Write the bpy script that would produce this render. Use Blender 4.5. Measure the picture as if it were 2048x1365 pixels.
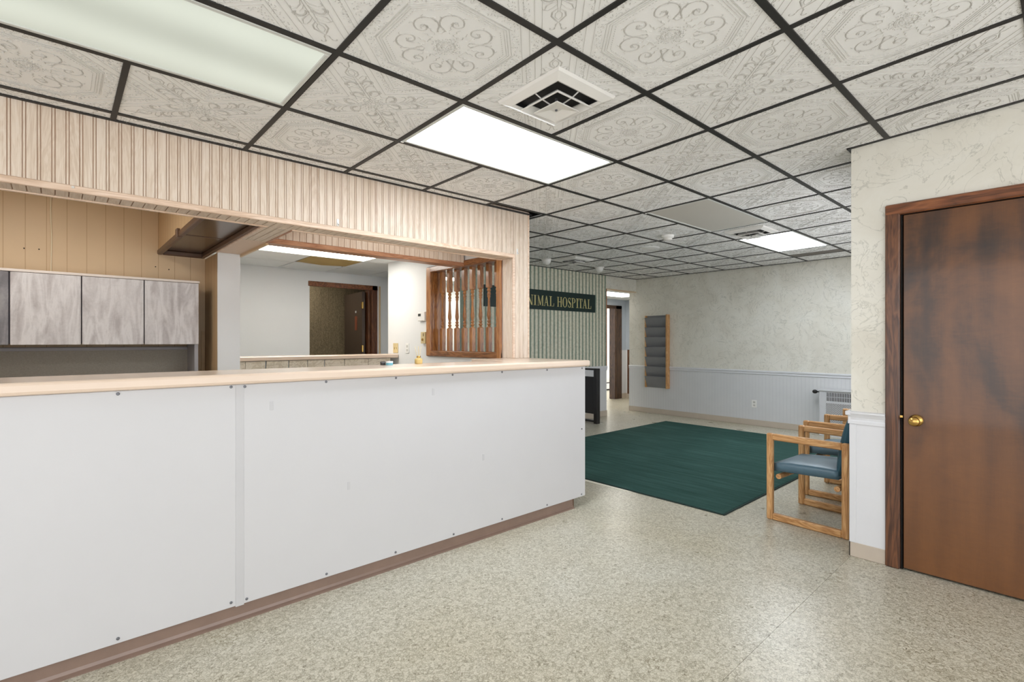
import bpy, math, random
from mathutils import Vector
random.seed(7)
S = bpy.context.scene
for o in list(bpy.data.objects):
    bpy.data.objects.remove(o)
C = S.collection
PI = math.pi

# ------------------------------------------------------------------ camera, sky, exposure
FPX, TH, HC = 1009.0, math.radians(47.95), 1.31
cam = bpy.data.cameras.new('camera'); cam.sensor_width = 36.0; cam.sensor_fit = 'HORIZONTAL'
cam.lens = FPX / 2048 * 36.0; cam.clip_start = 0.02; cam.clip_end = 100
camo = bpy.data.objects.new('camera', cam); C.objects.link(camo)
camo.location = (0, 0, HC); camo.rotation_euler = (PI / 2, 0, TH - PI / 2)
S.camera = camo

SKY = 3.0
w = bpy.data.worlds.new('World'); S.world = w; w.use_nodes = True
bg = w.node_tree.nodes['Background']
bg.inputs[0].default_value = (0.98, 0.985, 1.0, 1); bg.inputs[1].default_value = SKY

def portal(loc, rot, sx, sy):
    l = bpy.data.lights.new('window_portal', 'AREA'); l.shape = 'RECTANGLE'; l.size = sx; l.size_y = sy
    l.cycles.is_portal = True
    o = bpy.data.objects.new('window_portal', l); C.objects.link(o); o.location = loc; o.rotation_euler = rot
portal((0.75, -2.43, 1.25), (PI / 2, 0, PI), 5.1, 2.35)      # shop window behind the camera, light goes +Y
portal((-2.43, 0.2, 1.25), (PI / 2, 0, PI / 2 + PI), 3.8, 2.35)   # window on the left, light goes +X

portal((5.9, 0.77, 1.5), (PI / 2, 0, PI), 3.6, 1.3)       # added unseen window over the chairs, brightens the far room
def lamp(loc, size, power, color=(1, 1, 1), rot=(0, 0, 0), sy=None):  # area light without a fixture, added to brighten dim spaces
    l = bpy.data.lights.new('fill_light', 'AREA'); l.shape = 'RECTANGLE'; l.size = size; l.size_y = sy or size
    l.energy = power; l.color = color
    o = bpy.data.objects.new('fill_light', l); C.objects.link(o); o.location = loc; o.rotation_euler = rot
    return o

vs = S.view_settings
vs.view_transform = 'Standard'; vs.look = 'None'; vs.gamma = 1.0; vs.use_curve_mapping = False
vs.exposure = 0.13
cy = S.cycles
cy.max_bounces = 8; cy.diffuse_bounces = 5; cy.glossy_bounces = 4; cy.transmission_bounces = 4
cy.sample_clamp_indirect = 6.0
cy.caustics_reflective = False; cy.caustics_refractive = False
cy.use_denoising = True; cy.denoising_prefilter = 'ACCURATE'

# ------------------------------------------------------------------ helpers
def lin(c):
    def f(v):
        v /= 255.0
        return v / 12.92 if v <= 0.04045 else ((v + 0.055) / 1.055) ** 2.4
    return (f(c[0]), f(c[1]), f(c[2]), 1.0)

class MB:
    """collects shapes, then links them as one mesh object"""
    def __init__(s):
        s.v = []; s.f = []; s.sm = []; s.mi = []; s.m = 0
    def add(s, vs, fs, smooth=False):
        b = len(s.v); s.v.extend([tuple(p) for p in vs])
        for f in fs:
            s.f.append([b + i for i in f]); s.sm.append(smooth); s.mi.append(s.m)
        return s
    def box(s, x0, y0, z0, x1, y1, z1, c=0.0):
        x0, x1 = min(x0, x1), max(x0, x1); y0, y1 = min(y0, y1), max(y0, y1); z0, z1 = min(z0, z1), max(z0, z1)
        if c <= 0:
            v = [(x, y, z) for x in (x0, x1) for y in (y0, y1) for z in (z0, z1)]
            return s.add(v, [(0, 1, 3, 2), (4, 6, 7, 5), (0, 4, 5, 1), (2, 3, 7, 6), (0, 2, 6, 4), (1, 5, 7, 3)])
        lo = (x0, y0, z0); hi = (x1, y1, z1); c = min(c, *((hi[k] - lo[k]) * 0.45 for k in range(3)))
        ctr = Vector([(lo[k] + hi[k]) / 2 for k in range(3)])
        V = []; idx = {}
        for sx in (0, 1):
            for sy in (0, 1):
                for sz in (0, 1):
                    sg = (sx, sy, sz)
                    for a in range(3):
                        p = [(hi[k] if sg[k] else lo[k]) if k == a else ((hi[k] - c) if sg[k] else (lo[k] + c)) for k in range(3)]
                        idx[(sx, sy, sz, a)] = len(V); V.append(tuple(p))
        F = []
        for a in range(3):
            b, d = (a + 1) % 3, (a + 2) % 3
            for sa in (0, 1):
                q = []
                for sb, sd in ((0, 0), (1, 0), (1, 1), (0, 1)):
                    k = [0, 0, 0]; k[a] = sa; k[b] = sb; k[d] = sd; q.append(idx[(k[0], k[1], k[2], a)])
                F.append(q)
            for sb in (0, 1):
                for sd in (0, 1):
                    k0 = [0, 0, 0]; k1 = [0, 0, 0]; k0[b] = k1[b] = sb; k0[d] = k1[d] = sd; k1[a] = 1
                    F.append([idx[(*k0, b)], idx[(*k1, b)], idx[(*k1, d)], idx[(*k0, d)]])
        for sx in (0, 1):
            for sy in (0, 1):
                for sz in (0, 1):
                    F.append([idx[(sx, sy, sz, a)] for a in range(3)])
        out = []
        for f in F:
            p = [Vector(V[i]) for i in f]; n = (p[1] - p[0]).cross(p[2] - p[0]); m = sum(p, Vector()) / len(p)
            out.append(f if n.dot(m - ctr) >= 0 else f[::-1])
        return s.add(V, out)
    def prism(s, pts, axis, a0, a1):
        """extrude a 2-D outline (list of the two other coordinates) along axis"""
        n = len(pts)
        def mk(p, a):
            r = [0, 0, 0]; o = [k for k in range(3) if k != axis]; r[o[0]] = p[0]; r[o[1]] = p[1]; r[axis] = a; return tuple(r)
        V = [mk(p, a0) for p in pts] + [mk(p, a1) for p in pts]
        F = [list(range(n))[::-1], [n + i for i in range(n)]] + [[i, (i + 1) % n, n + (i + 1) % n, n + i] for i in range(n)]
        A = sum(pts[i][0] * pts[(i + 1) % n][1] - pts[(i + 1) % n][0] * pts[i][1] for i in range(n))
        flip = (A < 0) ^ (axis == 1) ^ (a1 < a0)
        if flip: F = [f[::-1] for f in F]
        return s.add(V, F)
    def lathe(s, prof, cx, cy_, z0, axis=2, n=16, smooth=True):
        """prof: list of (r, h); revolved about an axis through (cx, cy_) ; h measured from z0"""
        V = []
        for r, h in prof:
            for k in range(n):
                a = 2 * PI * k / n; u, t = r * math.cos(a), r * math.sin(a)
                if axis == 2: V.append((cx + u, cy_ + t, z0 + h))
                elif axis == 1: V.append((cx + t, z0 + h, cy_ + u))
                else: V.append((z0 + h, cx + u, cy_ + t))
        F = []
        for i in range(len(prof) - 1):
            for k in range(n):
                F.append([i * n + k, i * n + (k + 1) % n, (i + 1) * n + (k + 1) % n, (i + 1) * n + k])
        s.add(V, F, smooth)
        s.add([V[k] for k in range(n)], [list(range(n))[::-1]]); e = (len(prof) - 1) * n
        s.add([V[e + k] for k in range(n)], [list(range(n))])
        return s
    def cyl(s, cx, cy_, z0, z1, r, axis=2, n=12, r2=None):
        return s.lathe([(r, 0), (r if r2 is None else r2, z1 - z0)], cx, cy_, z0, axis, n)
    def tube(s, pts, r, n=6):
        P = [Vector(p) for p in pts]; V = []; F = []
        for i, p in enumerate(P):
            d = (P[min(i + 1, len(P) - 1)] - P[max(i - 1, 0)]).normalized()
            a = d.orthogonal().normalized() if i == 0 else (last - d * last.dot(d)).normalized()
            last = a; b = d.cross(a)
            for k in range(n):
                t = 2 * PI * k / n; V.append(p + a * r * math.cos(t) + b * r * math.sin(t))
        for i in range(len(P) - 1):
            for k in range(n):
                F.append([i * n + k, i * n + (k + 1) % n, (i + 1) * n + (k + 1) % n, (i + 1) * n + k])
        return s.add(V, F, True)
    def warp(s, fn):
        s.v = [fn(p) for p in s.v]; return s
    def mesh(s, name, mats, org=(0, 0, 0)):
        me = bpy.data.meshes.new(name)
        me.from_pydata([(x - org[0], y - org[1], z - org[2]) for x, y, z in s.v], [], s.f)
        for m in (mats if isinstance(mats, (list, tuple)) else [mats]): me.materials.append(m)
        me.polygons.foreach_set('use_smooth', s.sm); me.polygons.foreach_set('material_index', s.mi)
        me.update(); return me
    def build(s, name, mats, parent=None, org=None, **props):
        """parent: a thing/part; its world origin is tracked in ORG, meshes are stored relative to it"""
        if parent is not None: o_ = ORG[parent.name]
        else: o_ = org or (0, 0, 0)
        o = bpy.data.objects.new(name, s.mesh(name, mats, o_)); C.objects.link(o)
        if parent is not None: o.parent = parent
        else: o.location = o_
        ORG[o.name] = o_
        for k, v in props.items(): o[k] = v
        return o
ORG = {}

def empty(name, loc=(0, 0, 0), **props):
    o = bpy.data.objects.new(name, None); C.objects.link(o); o.location = loc; o.empty_display_size = 0.1
    ORG[o.name] = tuple(loc)
    for k, v in props.items(): o[k] = v
    return o
def thing(name, label, cat, loc, group=None):
    o = empty(name, loc); o['label'] = label; o['category'] = cat
    if group: o['group'] = group
    return o
def tag(o, label, cat, group=None):
    o['label'] = label; o['category'] = cat
    if group: o['group'] = group
    return o
def struct(name, mb, mats, **p):
    return mb.build(name, mats, kind='structure', **p)
def child(name, me, parent, loc=(0, 0, 0), rot=(0, 0, 0)):
    o = bpy.data.objects.new(name, me); C.objects.link(o); o.parent = parent
    g = ORG[parent.name]; o.location = (loc[0] - g[0], loc[1] - g[1], loc[2] - g[2]); o.rotation_euler = rot
    ORG[o.name] = tuple(loc); return o
def copy_tree(root, delta, **props):
    r = root.copy(); C.objects.link(r); r.location = Vector(root.location) + Vector(delta)
    for k, v in props.items(): r[k] = v
    for ch in list(root.children):
        c = ch.copy(); C.objects.link(c); c.parent = r
        for g in list(ch.children):
            d = g.copy(); C.objects.link(d); d.parent = c
    return r

# ------------------------------------------------------------------ materials
class NT:
    def __init__(s, name):
        s.m = bpy.data.materials.new(name); s.m.use_nodes = True; s.t = s.m.node_tree; s.n = s.t.nodes; s.l = s.t.links
        s.b = s.n['Principled BSDF']; s.tc = s.n.new('ShaderNodeTexCoord')
    def new(s, t, **kw):
        n = s.n.new(t)
        for k, v in kw.items(): setattr(n, k, v)
        return n
    def con(s, a, b):
        if hasattr(a, 'is_output'): s.l.new(a, b)
        else: b.default_value = a
    def vec(s, scale=(1, 1, 1), loc=(0, 0, 0), rot=(0, 0, 0), src='Object'):
        n = s.new('ShaderNodeMapping'); n.inputs['Scale'].default_value = scale; n.inputs['Location'].default_value = loc
        n.inputs['Rotation'].default_value = rot; s.l.new(s.tc.outputs[src], n.inputs[0]); return n.outputs[0]
    def noise(s, v, scale=5, detail=3, rough=0.55, dist=0.0):
        n = s.new('ShaderNodeTexNoise'); s.l.new(v, n.inputs['Vector']); n.inputs['Scale'].default_value = scale
        n.inputs['Detail'].default_value = detail; n.inputs['Roughness'].default_value = rough; n.inputs['Distortion'].default_value = dist
        return n.outputs['Fac']
    def voro(s, v, scale, feature='F1', out='Distance'):
        n = s.new('ShaderNodeTexVoronoi', feature=feature); s.l.new(v, n.inputs['Vector']); n.inputs['Scale'].default_value = scale
        return n.outputs[out]
    def math(s, op, a, b=0.0, c=None):
        n = s.new('ShaderNodeMath', operation=op); s.con(a, n.inputs[0]); s.con(b, n.inputs[1])
        if c is not None: s.con(c, n.inputs[2])
        return n.outputs[0]
    def ramp(s, f, stops):
        n = s.new('ShaderNodeValToRGB'); s.l.new(f, n.inputs[0]); e = n.color_ramp.elements
        while len(e) > 1: e.remove(e[-1])
        e[0].position, e[0].color = stops[0][0], lin(stops[0][1])
        for p, c in stops[1:]:
            q = e.new(p); q.color = lin(c)
        return n.outputs[0]
    def mix(s, f, a, b):
        n = s.new('ShaderNodeMix', data_type='RGBA'); s.con(f, n.inputs[0])
        for q, k in ((a, 6), (b, 7)):
            s.con(q if hasattr(q, 'is_output') else lin(q), n.inputs[k])
        return n.outputs[2]
    def mul(s, a, f):
        n = s.new('ShaderNodeMix', data_type='RGBA', blend_type='MULTIPLY'); n.inputs[0].default_value = 1.0
        s.con(a, n.inputs[6]); s.con(f, n.inputs[7]); return n.outputs[2]
    def sep(s, v):
        n = s.new('ShaderNodeSeparateXYZ'); s.l.new(v, n.inputs[0]); return n.outputs
    def done(s, col, rough=0.5, bump=None, bd=0.01, bs=0.3, metal=0.0, spec=0.5, coat=0.0):
        s.con(col if hasattr(col, 'is_output') else lin(col), s.b.inputs['Base Color'])
        s.con(rough, s.b.inputs['Roughness']); s.b.inputs['Metallic'].default_value = metal
        s.b.inputs['Specular IOR Level'].default_value = spec
        s.b.inputs['Coat Weight'].default_value = coat; s.b.inputs['Coat Roughness'].default_value = 0.08
        if bump is not None:
            n = s.new('ShaderNodeBump'); n.inputs['Distance'].default_value = bd; n.inputs['Strength'].default_value = bs
            s.l.new(bump, n.inputs['Height']); s.l.new(n.outputs[0], s.b.inputs['Normal'])
        return s.m

def plain(name, col, rough=0.5, var=0.04, scale=6, metal=0.0, spec=0.4, coat=0.0, bump=0.0, bscale=150):
    t = NT(name); n = t.noise(t.vec(), scale, 4)
    c2 = tuple(max(0, v * (1 - var * 2)) for v in col)
    col_ = t.mix(n, c2, tuple(min(255, v * (1 + var)) for v in col))
    b = t.noise(t.vec(), bscale, 2) if bump else None
    return t.done(col_, rough, b, 0.002, bump, metal, spec, coat)

def wood(name, dark, mid, light, axis=2, rough=0.4, ring=9.0, fine=120, coat=0.0, streak=0.12, big=0.0, spec=0.4, ringw=0.45):
    """grain runs along axis"""
    t = NT(name); sc = [1, 1, 1]; sc[axis] = streak
    v = t.vec(scale=sc)
    a = t.noise(v, ring, 4, 0.6, 1.2)
    rings = t.math('FRACT', t.math('MULTIPLY', a, 7.0))
    rings = t.math('ABSOLUTE', t.math('SUBTRACT', t.math('MULTIPLY', rings, 2.0), 1.0))
    sf = [1, 1, 1]; sf[axis] = 0.03
    f = t.noise(t.vec(scale=sf), fine, 3, 0.7)
    g = t.math('ADD', t.math('MULTIPLY', rings, ringw), t.math('MULTIPLY', f, 1 - ringw))
    if big:
        h = t.noise(t.vec(scale=(1, 1, 1)), 2.3, 4, 0.6, 0.6)
        g = t.math('ADD', t.math('MULTIPLY', g, 1 - big), t.math('MULTIPLY', h, big))
    oi = t.new('ShaderNodeObjectInfo')
    g = t.math('ADD', g, t.math('MULTIPLY', t.math('SUBTRACT', oi.outputs['Random'], 0.5), 0.12))
    col = t.ramp(g, [(0.2, dark), (0.5, mid), (0.8, light)])
    return t.done(col, rough, f, 0.001, 0.15, 0, spec, coat)

def emit(name, col, strength):
    m = bpy.data.materials.new(name); m.use_nodes = True; t = m.node_tree; t.nodes.remove(t.nodes['Principled BSDF'])
    e = t.nodes.new('ShaderNodeEmission'); e.inputs[0].default_value = lin(col); e.inputs[1].default_value = strength
    t.links.new(e.outputs[0], t.nodes['Material Output'].inputs[0]); return m

def m_wallpaper():
    t = NT('marbled_wallpaper'); v = t.vec()
    def vein(scale, dist, off, wd):
        n = t.noise(t.vec(loc=off), scale, 5, 0.55, dist)
        d = t.math('ABSOLUTE', t.math('SUBTRACT', n, 0.5))
        r = t.new('ShaderNodeMapRange', clamp=True); t.l.new(d, r.inputs[0]); r.inputs[1].default_value = 0.0; r.inputs[2].default_value = wd
        r.inputs[3].default_value = 1.0; r.inputs[4].default_value = 0.0
        return r.outputs[0]
    v1 = vein(3.3, 1.9, (0, 0, 0), 0.013); v2 = vein(8.0, 1.6, (4, 2, 9), 0.020)
    gate = t.noise(t.vec(loc=(7, 7, 1)), 2.6, 3)
    g2 = t.new('ShaderNodeMapRange', clamp=True); t.l.new(gate, g2.inputs[0]); g2.inputs[1].default_value = 0.40; g2.inputs[2].default_value = 0.62
    vv = t.math('MAXIMUM', t.math('MULTIPLY', v1, 0.46), t.math('MULTIPLY', t.math('MULTIPLY', v2, 0.34), g2.outputs[0]))
    base = t.ramp(t.noise(v, 2.2, 5, 0.6, 0.8), [(0.3, (208, 204, 193)), (0.5, (217, 214, 204)), (0.7, (222, 220, 212))])
    return t.done(t.mix(vv, base, (152, 152, 142)), 0.6, t.noise(v, 90, 2), 0.001, 0.15, 0, 0.3)

def m_stripes():
    t = NT('striped_wallpaper'); x = t.sep(t.vec())[0]
    nz = t.noise(t.vec(), 26, 4, 0.7)
    nb = t.noise(t.vec(scale=(1, 1, 0.25)), 9, 4, 0.65)
    ph = t.math('DIVIDE', t.math('SUBTRACT', x, 5.300), 0.0866)
    fr = t.math('ADD', t.math('FRACT', ph), t.math('MULTIPLY', t.math('SUBTRACT', nz, 0.5), 0.10))
    dark = t.math('LESS_THAN', fr, 0.40)
    lightc = t.ramp(nz, [(0.3, (196, 190, 170)), (0.55, (218, 215, 198)), (0.75, (226, 226, 212))])
    darkc = t.ramp(t.math('ADD', t.math('MULTIPLY', nb, 0.6), t.math('MULTIPLY', nz, 0.4)), [(0.34, (110, 130, 116)), (0.5, (136, 149, 134)), (0.66, (164, 163, 146))])
    return t.done(t.mix(dark, lightc, darkc), 0.6, None, spec=0.3)

def m_floor():
    t = NT('flecked_vinyl'); v = t.vec(scale=(1, 1, 1))
    wv = t.new('ShaderNodeTexNoise'); t.l.new(v, wv.inputs['Vector']); wv.inputs['Scale'].default_value = 40; wv.inputs['Detail'].default_value = 2
    vm = t.new('ShaderNodeVectorMath', operation='MULTIPLY_ADD'); t.l.new(wv.outputs['Color'], vm.inputs[0]); vm.inputs[1].default_value = (.022, .022, 0); t.l.new(v, vm.inputs[2])
    chip = t.sep(t.voro(vm.outputs[0], 88, 'F1', 'Color'))[0]
    edge = t.voro(vm.outputs[0], 88, 'DISTANCE_TO_EDGE')
    a = t.noise(v, 170, 3, 0.6, 0.9); big = t.noise(v, 0.9, 3)
    k = t.math('ADD', t.math('MULTIPLY', chip, 0.42), t.math('ADD', t.math('MULTIPLY', a, 0.30), t.math('MULTIPLY', t.math('MINIMUM', t.math('MULTIPLY', edge, 7.0), 1.0), 0.40)))
    c = t.ramp(k, [(0.18, (116, 109, 93)), (0.38, (158, 153, 137)), (0.62, (185, 181, 167)), (0.9, (205, 202, 190))])
    c = t.mul(c, t.ramp(big, [(0.3, (242, 237, 226)), (0.7, (255, 255, 255))]))
    r = t.math('ADD', t.math('MULTIPLY', t.noise(v, 3, 3), 0.16), 0.22)
    return t.done(c, r, a, 0.0008, 0.12, 0, 0.45)

def m_rug():
    t = NT('green_pile'); a = t.noise(t.vec(scale=(1, 1, 1)), 260, 2, 0.7)
    st = t.noise(t.vec(scale=(9, 0.6, 1)), 2.4, 5, 0.65)
    st2 = t.noise(t.vec(), 1.6, 3)
    k = t.math('ADD', t.math('MULTIPLY', a, 0.35), t.math('ADD', t.math('MULTIPLY', st, 0.45), t.math('MULTIPLY', st2, 0.2)))
    c = t.ramp(k, [(0.3, (30, 54, 50)), (0.5, (48, 77, 72)), (0.68, (70, 101, 95))])
    return t.done(c, 0.95, a, 0.006, 0.7, 0, 0.1)

def m_door():
    t = NT('stained_birch_door'); v = t.vec()
    warp = t.noise(t.vec(scale=(1, 1.2, 0.7)), 2.0, 5, 0.55, 0.7)
    band = t.noise(t.vec(scale=(1, 7, 0.5), loc=(3, 1, 2)), 1.1, 2, 0.5)
    fine = t.noise(t.vec(scale=(1, 1, 0.05)), 170, 3, 0.7)
    curl = t.noise(t.vec(scale=(1, 1, 3.5)), 9, 3, 0.6, 1.5)
    zz = t.sep(v)[2]
    amp = t.new('ShaderNodeMapRange', clamp=True); t.l.new(zz, amp.inputs[0]); amp.inputs[1].default_value = 0.0; amp.inputs[2].default_value = 1.7; amp.inputs[3].default_value = 0.30; amp.inputs[4].default_value = 1.0
    warp = t.math('ADD', 0.5, t.math('MULTIPLY', t.math('SUBTRACT', warp, 0.5), amp.outputs[0]))
    k = t.math('ADD', t.math('MULTIPLY', warp, 0.62), t.math('ADD', t.math('MULTIPLY', band, 0.28), t.math('ADD', t.math('MULTIPLY', fine, 0.05), t.math('MULTIPLY', curl, 0.07))))
    z = t.sep(v)[2]
    k = t.math('SUBTRACT', k, t.math('MULTIPLY', t.math('SUBTRACT', z, 1.0), 0.045))
    c = t.ramp(k, [(0.36, (44, 30, 23)), (0.44, (72, 46, 28)), (0.52, (99, 62, 33)), (0.66, (124, 80, 43))])
    return t.done(c, 0.32, fine, 0.0006, 0.1, 0, 0.4, 0.25)

def m_cabinet(name, lo, mid, hi):
    t = NT(name)
    d = t.noise(t.vec(), 1.7, 2)
    v = t.vec(scale=(6, 1, 1.1))
    n = t.noise(v, 1.9, 4, 0.55, 1.4); f = t.noise(t.vec(), 60, 3, 0.7)
    k = t.math('ADD', t.math('MULTIPLY', n, 0.85), t.math('MULTIPLY', f, 0.15))
    return t.done(t.ramp(k, [(0.36, lo), (0.47, mid), (0.58, hi), (0.7, mid)]), 0.5, f, 0.0006, 0.1, 0, 0.3)

def m_grooved(name, col, groove, axis, pitch, wd=0.035):
    """beadboard: fine vertical grooves as relief plus a slightly different line"""
    t = NT(name); x = t.sep(t.vec())[axis]
    fr = t.math('ABSOLUTE', t.math('SUBTRACT', t.math('FRACT', t.math('DIVIDE', x, pitch)), 0.5))
    g = t.math('LESS_THAN', fr, wd)
    n = t.noise(t.vec(), 5, 4)
    c = t.mix(n, tuple(v * 0.96 for v in col), col)
    h = t.math('SUBTRACT', 1.0, g)
    return t.done(t.mix(g, c, groove), 0.45, h, 0.003, 0.5, 0, 0.4)

def m_perforated():
    t = NT('perforated_sheet'); x, y, z = t.sep(t.vec())
    def cell(a, b):
        u = t.math('SUBTRACT', t.math('FRACT', t.math('DIVIDE', a, 0.028)), 0.5); w_ = t.math('SUBTRACT', t.math('FRACT', t.math('DIVIDE', b, 0.028)), 0.5)
        return t.math('SQRT', t.math('ADD', t.math('MULTIPLY', u, u), t.math('MULTIPLY', w_, w_)))
    d = cell(y, z)
    hole = t.math('MULTIPLY', t.math('GREATER_THAN', d, 0.22), t.math('LESS_THAN', d, 0.36))
    d2 = cell(t.math('ADD', y, 0.014), t.math('ADD', z, 0.014))
    hole = t.math('MAXIMUM', hole, t.math('LESS_THAN', d2, 0.17))
    return t.done(t.mix(hole, (196, 196, 198), (34, 34, 36)), 0.5)

M = {}
M['panel_white'] = plain('white_laminate_panel', (203, 203, 206), 0.42, 0.008, 3, spec=0.4, bump=0.04, bscale=240)
M['batten'] = plain('white_batten', (196, 196, 199), 0.45, 0.01)
M['worktop'] = plain('beige_laminate', (222, 201, 182), 0.22, 0.02, 2.5, spec=0.5, coat=0.15)
M['kick'] = plain('taupe_vinyl_cove', (140, 118, 106), 0.28, 0.05, 12, spec=0.5)
M['screw'] = plain('zinc_screw', (120, 122, 128), 0.4, 0.1, 90, metal=0.6)
M['plank'] = wood('pickled_oak', (198, 177, 156), (219, 203, 186), (230, 218, 205), 2, 0.5, 13.0, 150, 0, 0.10, ringw=0.22)
M['plank_x'] = wood('pickled_oak_underside', (198, 177, 156), (219, 203, 186), (230, 218, 205), 1, 0.5, 13.0, 150, 0, 0.10, ringw=0.22)
M['groove'] = plain('groove_brown', (184, 152, 128), 0.6, 0.06)
M['trim_oak'] = wood('pale_trim', (204, 176, 152), (222, 196, 174), (232, 210, 192), 0, 0.4, 10, 120)
M['trim_red'] = wood('reddish_trim', (150, 104, 78), (174, 126, 96), (192, 146, 114), 0, 0.4, 10, 120)
M['tile'] = plain('embossed_tile_white', (237, 237, 236), 0.75, 0.012, 4, spec=0.2, bump=0.08, bscale=300)
M['tile_relief'] = plain('tile_relief_grey', (196, 194, 190), 0.75, 0.10, 40, spec=0.2)
M['grid'] = plain('black_grid_paint', (38, 37, 36), 0.5, 0.06, 20, spec=0.4)
M['tile_dark'] = plain('grey_filler_panel', (112, 106, 100), 0.7, 0.05)
M['lens_frame'] = plain('white_lens_frame', (206, 208, 204), 0.4, 0.02)
M['lens_off'] = plain('grey_prismatic_lens', (196, 192, 184), 0.3, 0.02, 2, spec=0.5, bump=0.3, bscale=300)
M['lens_lit'] = emit('lit_lens', (240, 248, 255), 17.0)
M['lens_back'] = emit('lit_lens_back', (255, 250, 240), 12.0)
M['metal_white'] = plain('white_enamel', (226, 224, 220), 0.35, 0.02, spec=0.5)
M['duct'] = plain('dark_duct', (30, 29, 29), 0.6, 0.2, 30)
M['plastic_white'] = plain('white_plastic', (232, 231, 228), 0.35, 0.01, spec=0.5)
M['ivory'] = plain('ivory_plastic', (206, 188, 142), 0.4, 0.03, spec=0.5)
M['screen_dark'] = plain('lcd_grey', (64, 66, 64), 0.2, 0.05)
M['wallpaper'] = m_wallpaper()
M['stripes'] = m_stripes()
M['wainscot_y'] = m_grooved('grey_beadboard_y', (210, 211, 213), (194, 195, 199), 1, 0.05)
M['wainscot_x'] = m_grooved('grey_beadboard_x', (212, 213, 215), (194, 195, 199), 0, 0.05)
M['wainscot'] = plain('grey_blue_paint', (213, 214, 218), 0.4, 0.01, spec=0.4)
M['base_vinyl'] = plain('taupe_base', (190, 178, 164), 0.35, 0.03, 8)
M['floor'] = m_floor()
M['subfloor'] = plain('seam_dark', (96, 88, 70), 0.8)
M['rug'] = m_rug()
M['rug_edge'] = plain('rug_binding', (24, 44, 40), 0.9, 0.1, 60)
M['rug_pad'] = plain('pale_rug_pad', (224, 220, 206), 0.9, 0.05, 60)
M['door'] = m_door()
M['door_trim'] = wood('dark_stained_trim', (62, 37, 24), (92, 57, 37), (120, 78, 50), 2, 0.32, 8, 130, 0.2)
M['door_trim_y'] = wood('dark_stained_head', (82, 48, 28), (118, 70, 42), (146, 92, 56), 1, 0.32, 8, 130, 0.2)
M['hall_trim'] = wood('dark_hall_trim', (46, 32, 22), (70, 50, 36), (92, 68, 48), 2, 0.4, 8, 130)
M['door_dark'] = plain('dark_brown_door', (80, 66, 56), 0.4, 0.05)
M['gap'] = plain('shadow_gap', (18, 15, 13), 0.8)
M['brass'] = plain('satin_brass', (198, 160, 92), 0.25, 0.05, 30, metal=1.0)
M['oak_v'] = wood('honey_oak_v', (160, 112, 66), (193, 146, 96), (214, 172, 122), 2, 0.4, 14, 150, 0.1)
M['oak_y'] = wood('honey_oak_y', (160, 112, 66), (193, 146, 96), (214, 172, 122), 1, 0.4, 14, 150, 0.1)
M['oak_x'] = wood('honey_oak_x', (160, 112, 66), (193, 146, 96), (214, 172, 122), 0, 0.4, 14, 150, 0.1)
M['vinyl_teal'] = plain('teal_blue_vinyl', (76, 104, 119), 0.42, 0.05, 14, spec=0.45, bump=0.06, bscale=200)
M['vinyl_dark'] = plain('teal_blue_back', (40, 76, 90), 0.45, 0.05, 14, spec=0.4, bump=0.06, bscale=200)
M['spindle'] = wood('maple_stain', (92, 54, 28), (152, 98, 52), (188, 134, 80), 2, 0.3, 11, 140, 0.25, 0.12, 0.25)
M['spindle_y'] = wood('maple_stain_rail', (96, 58, 32), (128, 82, 46), (156, 106, 64), 1, 0.3, 11, 140, 0.25)
M['tan'] = m_grooved('tan_panelling', (216, 190, 154), (190, 160, 124), 0, 0.1165, 0.02)
M['tan_y'] = m_grooved('tan_panelling_side', (206, 176, 136), (176, 144, 108), 1, 0.1165, 0.03)
M['tan_trim'] = plain('tan_trim', (206, 178, 140), 0.4, 0.03)
M['hood'] = plain('dark_brown_sheet', (92, 72, 56), 0.22, 0.12, 2.5, spec=0.6)
M['hood_trim'] = plain('brown_moulding', (104, 78, 60), 0.4, 0.06, 20)
M['beam'] = plain('pinkish_beam', (224, 200, 180), 0.5, 0.02)
M['wall_white'] = plain('cool_white_wall', (222, 223, 223), 0.5, 0.01, 2)
M['wall_grey'] = plain('blue_grey_wall', (176, 184, 194), 0.5, 0.02, 2)
M['backtile'] = plain('plain_white_tile', (228, 230, 230), 0.8, 0.01)
M['backtile_tan'] = plain('water_stained_tile', (178, 152, 96), 0.8, 0.08, 3)
M['stone'] = wood('pale_stone', (196, 184, 162), (220, 210, 192), (232, 224, 208), 0, 0.5, 7, 40, 0, 0.7)
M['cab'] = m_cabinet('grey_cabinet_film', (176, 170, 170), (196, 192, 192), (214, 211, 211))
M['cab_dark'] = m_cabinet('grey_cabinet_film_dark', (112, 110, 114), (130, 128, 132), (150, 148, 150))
M['cab_top'] = plain('pale_cabinet_top', (224, 214, 206), 0.5, 0.02)
M['cab_edge'] = plain('dark_purple_edge', (58, 52, 60), 0.5, 0.05)
M['cab_frame'] = plain('grey_steel', (158, 156, 160), 0.4, 0.03)
M['tackboard'] = plain('grey_tack_fabric', (158, 152, 142), 0.9, 0.06, 120, bump=0.3, bscale=500)
M['sign_green'] = plain('dark_green_board', (16, 42, 40), 0.4, 0.04)
M['gold'] = plain('pale_gold_paint', (206, 196, 138), 0.45, 0.05, 20)
M['pocket'] = plain('dark_grey_plastic', (128, 129, 133), 0.5, 0.03)
M['black'] = plain('black_laminate', (26, 24, 25), 0.35, 0.1, 10, spec=0.5)
M['rad'] = plain('grey_enamel', (200, 201, 204), 0.4, 0.02, spec=0.5)
M['perf'] = m_perforated()
M['rust_paper'] = wood('mottled_brown_paper', (100, 88, 68), (132, 118, 92), (158, 142, 114), 2, 0.7, 26, 60, 0, 0.5)
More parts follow.
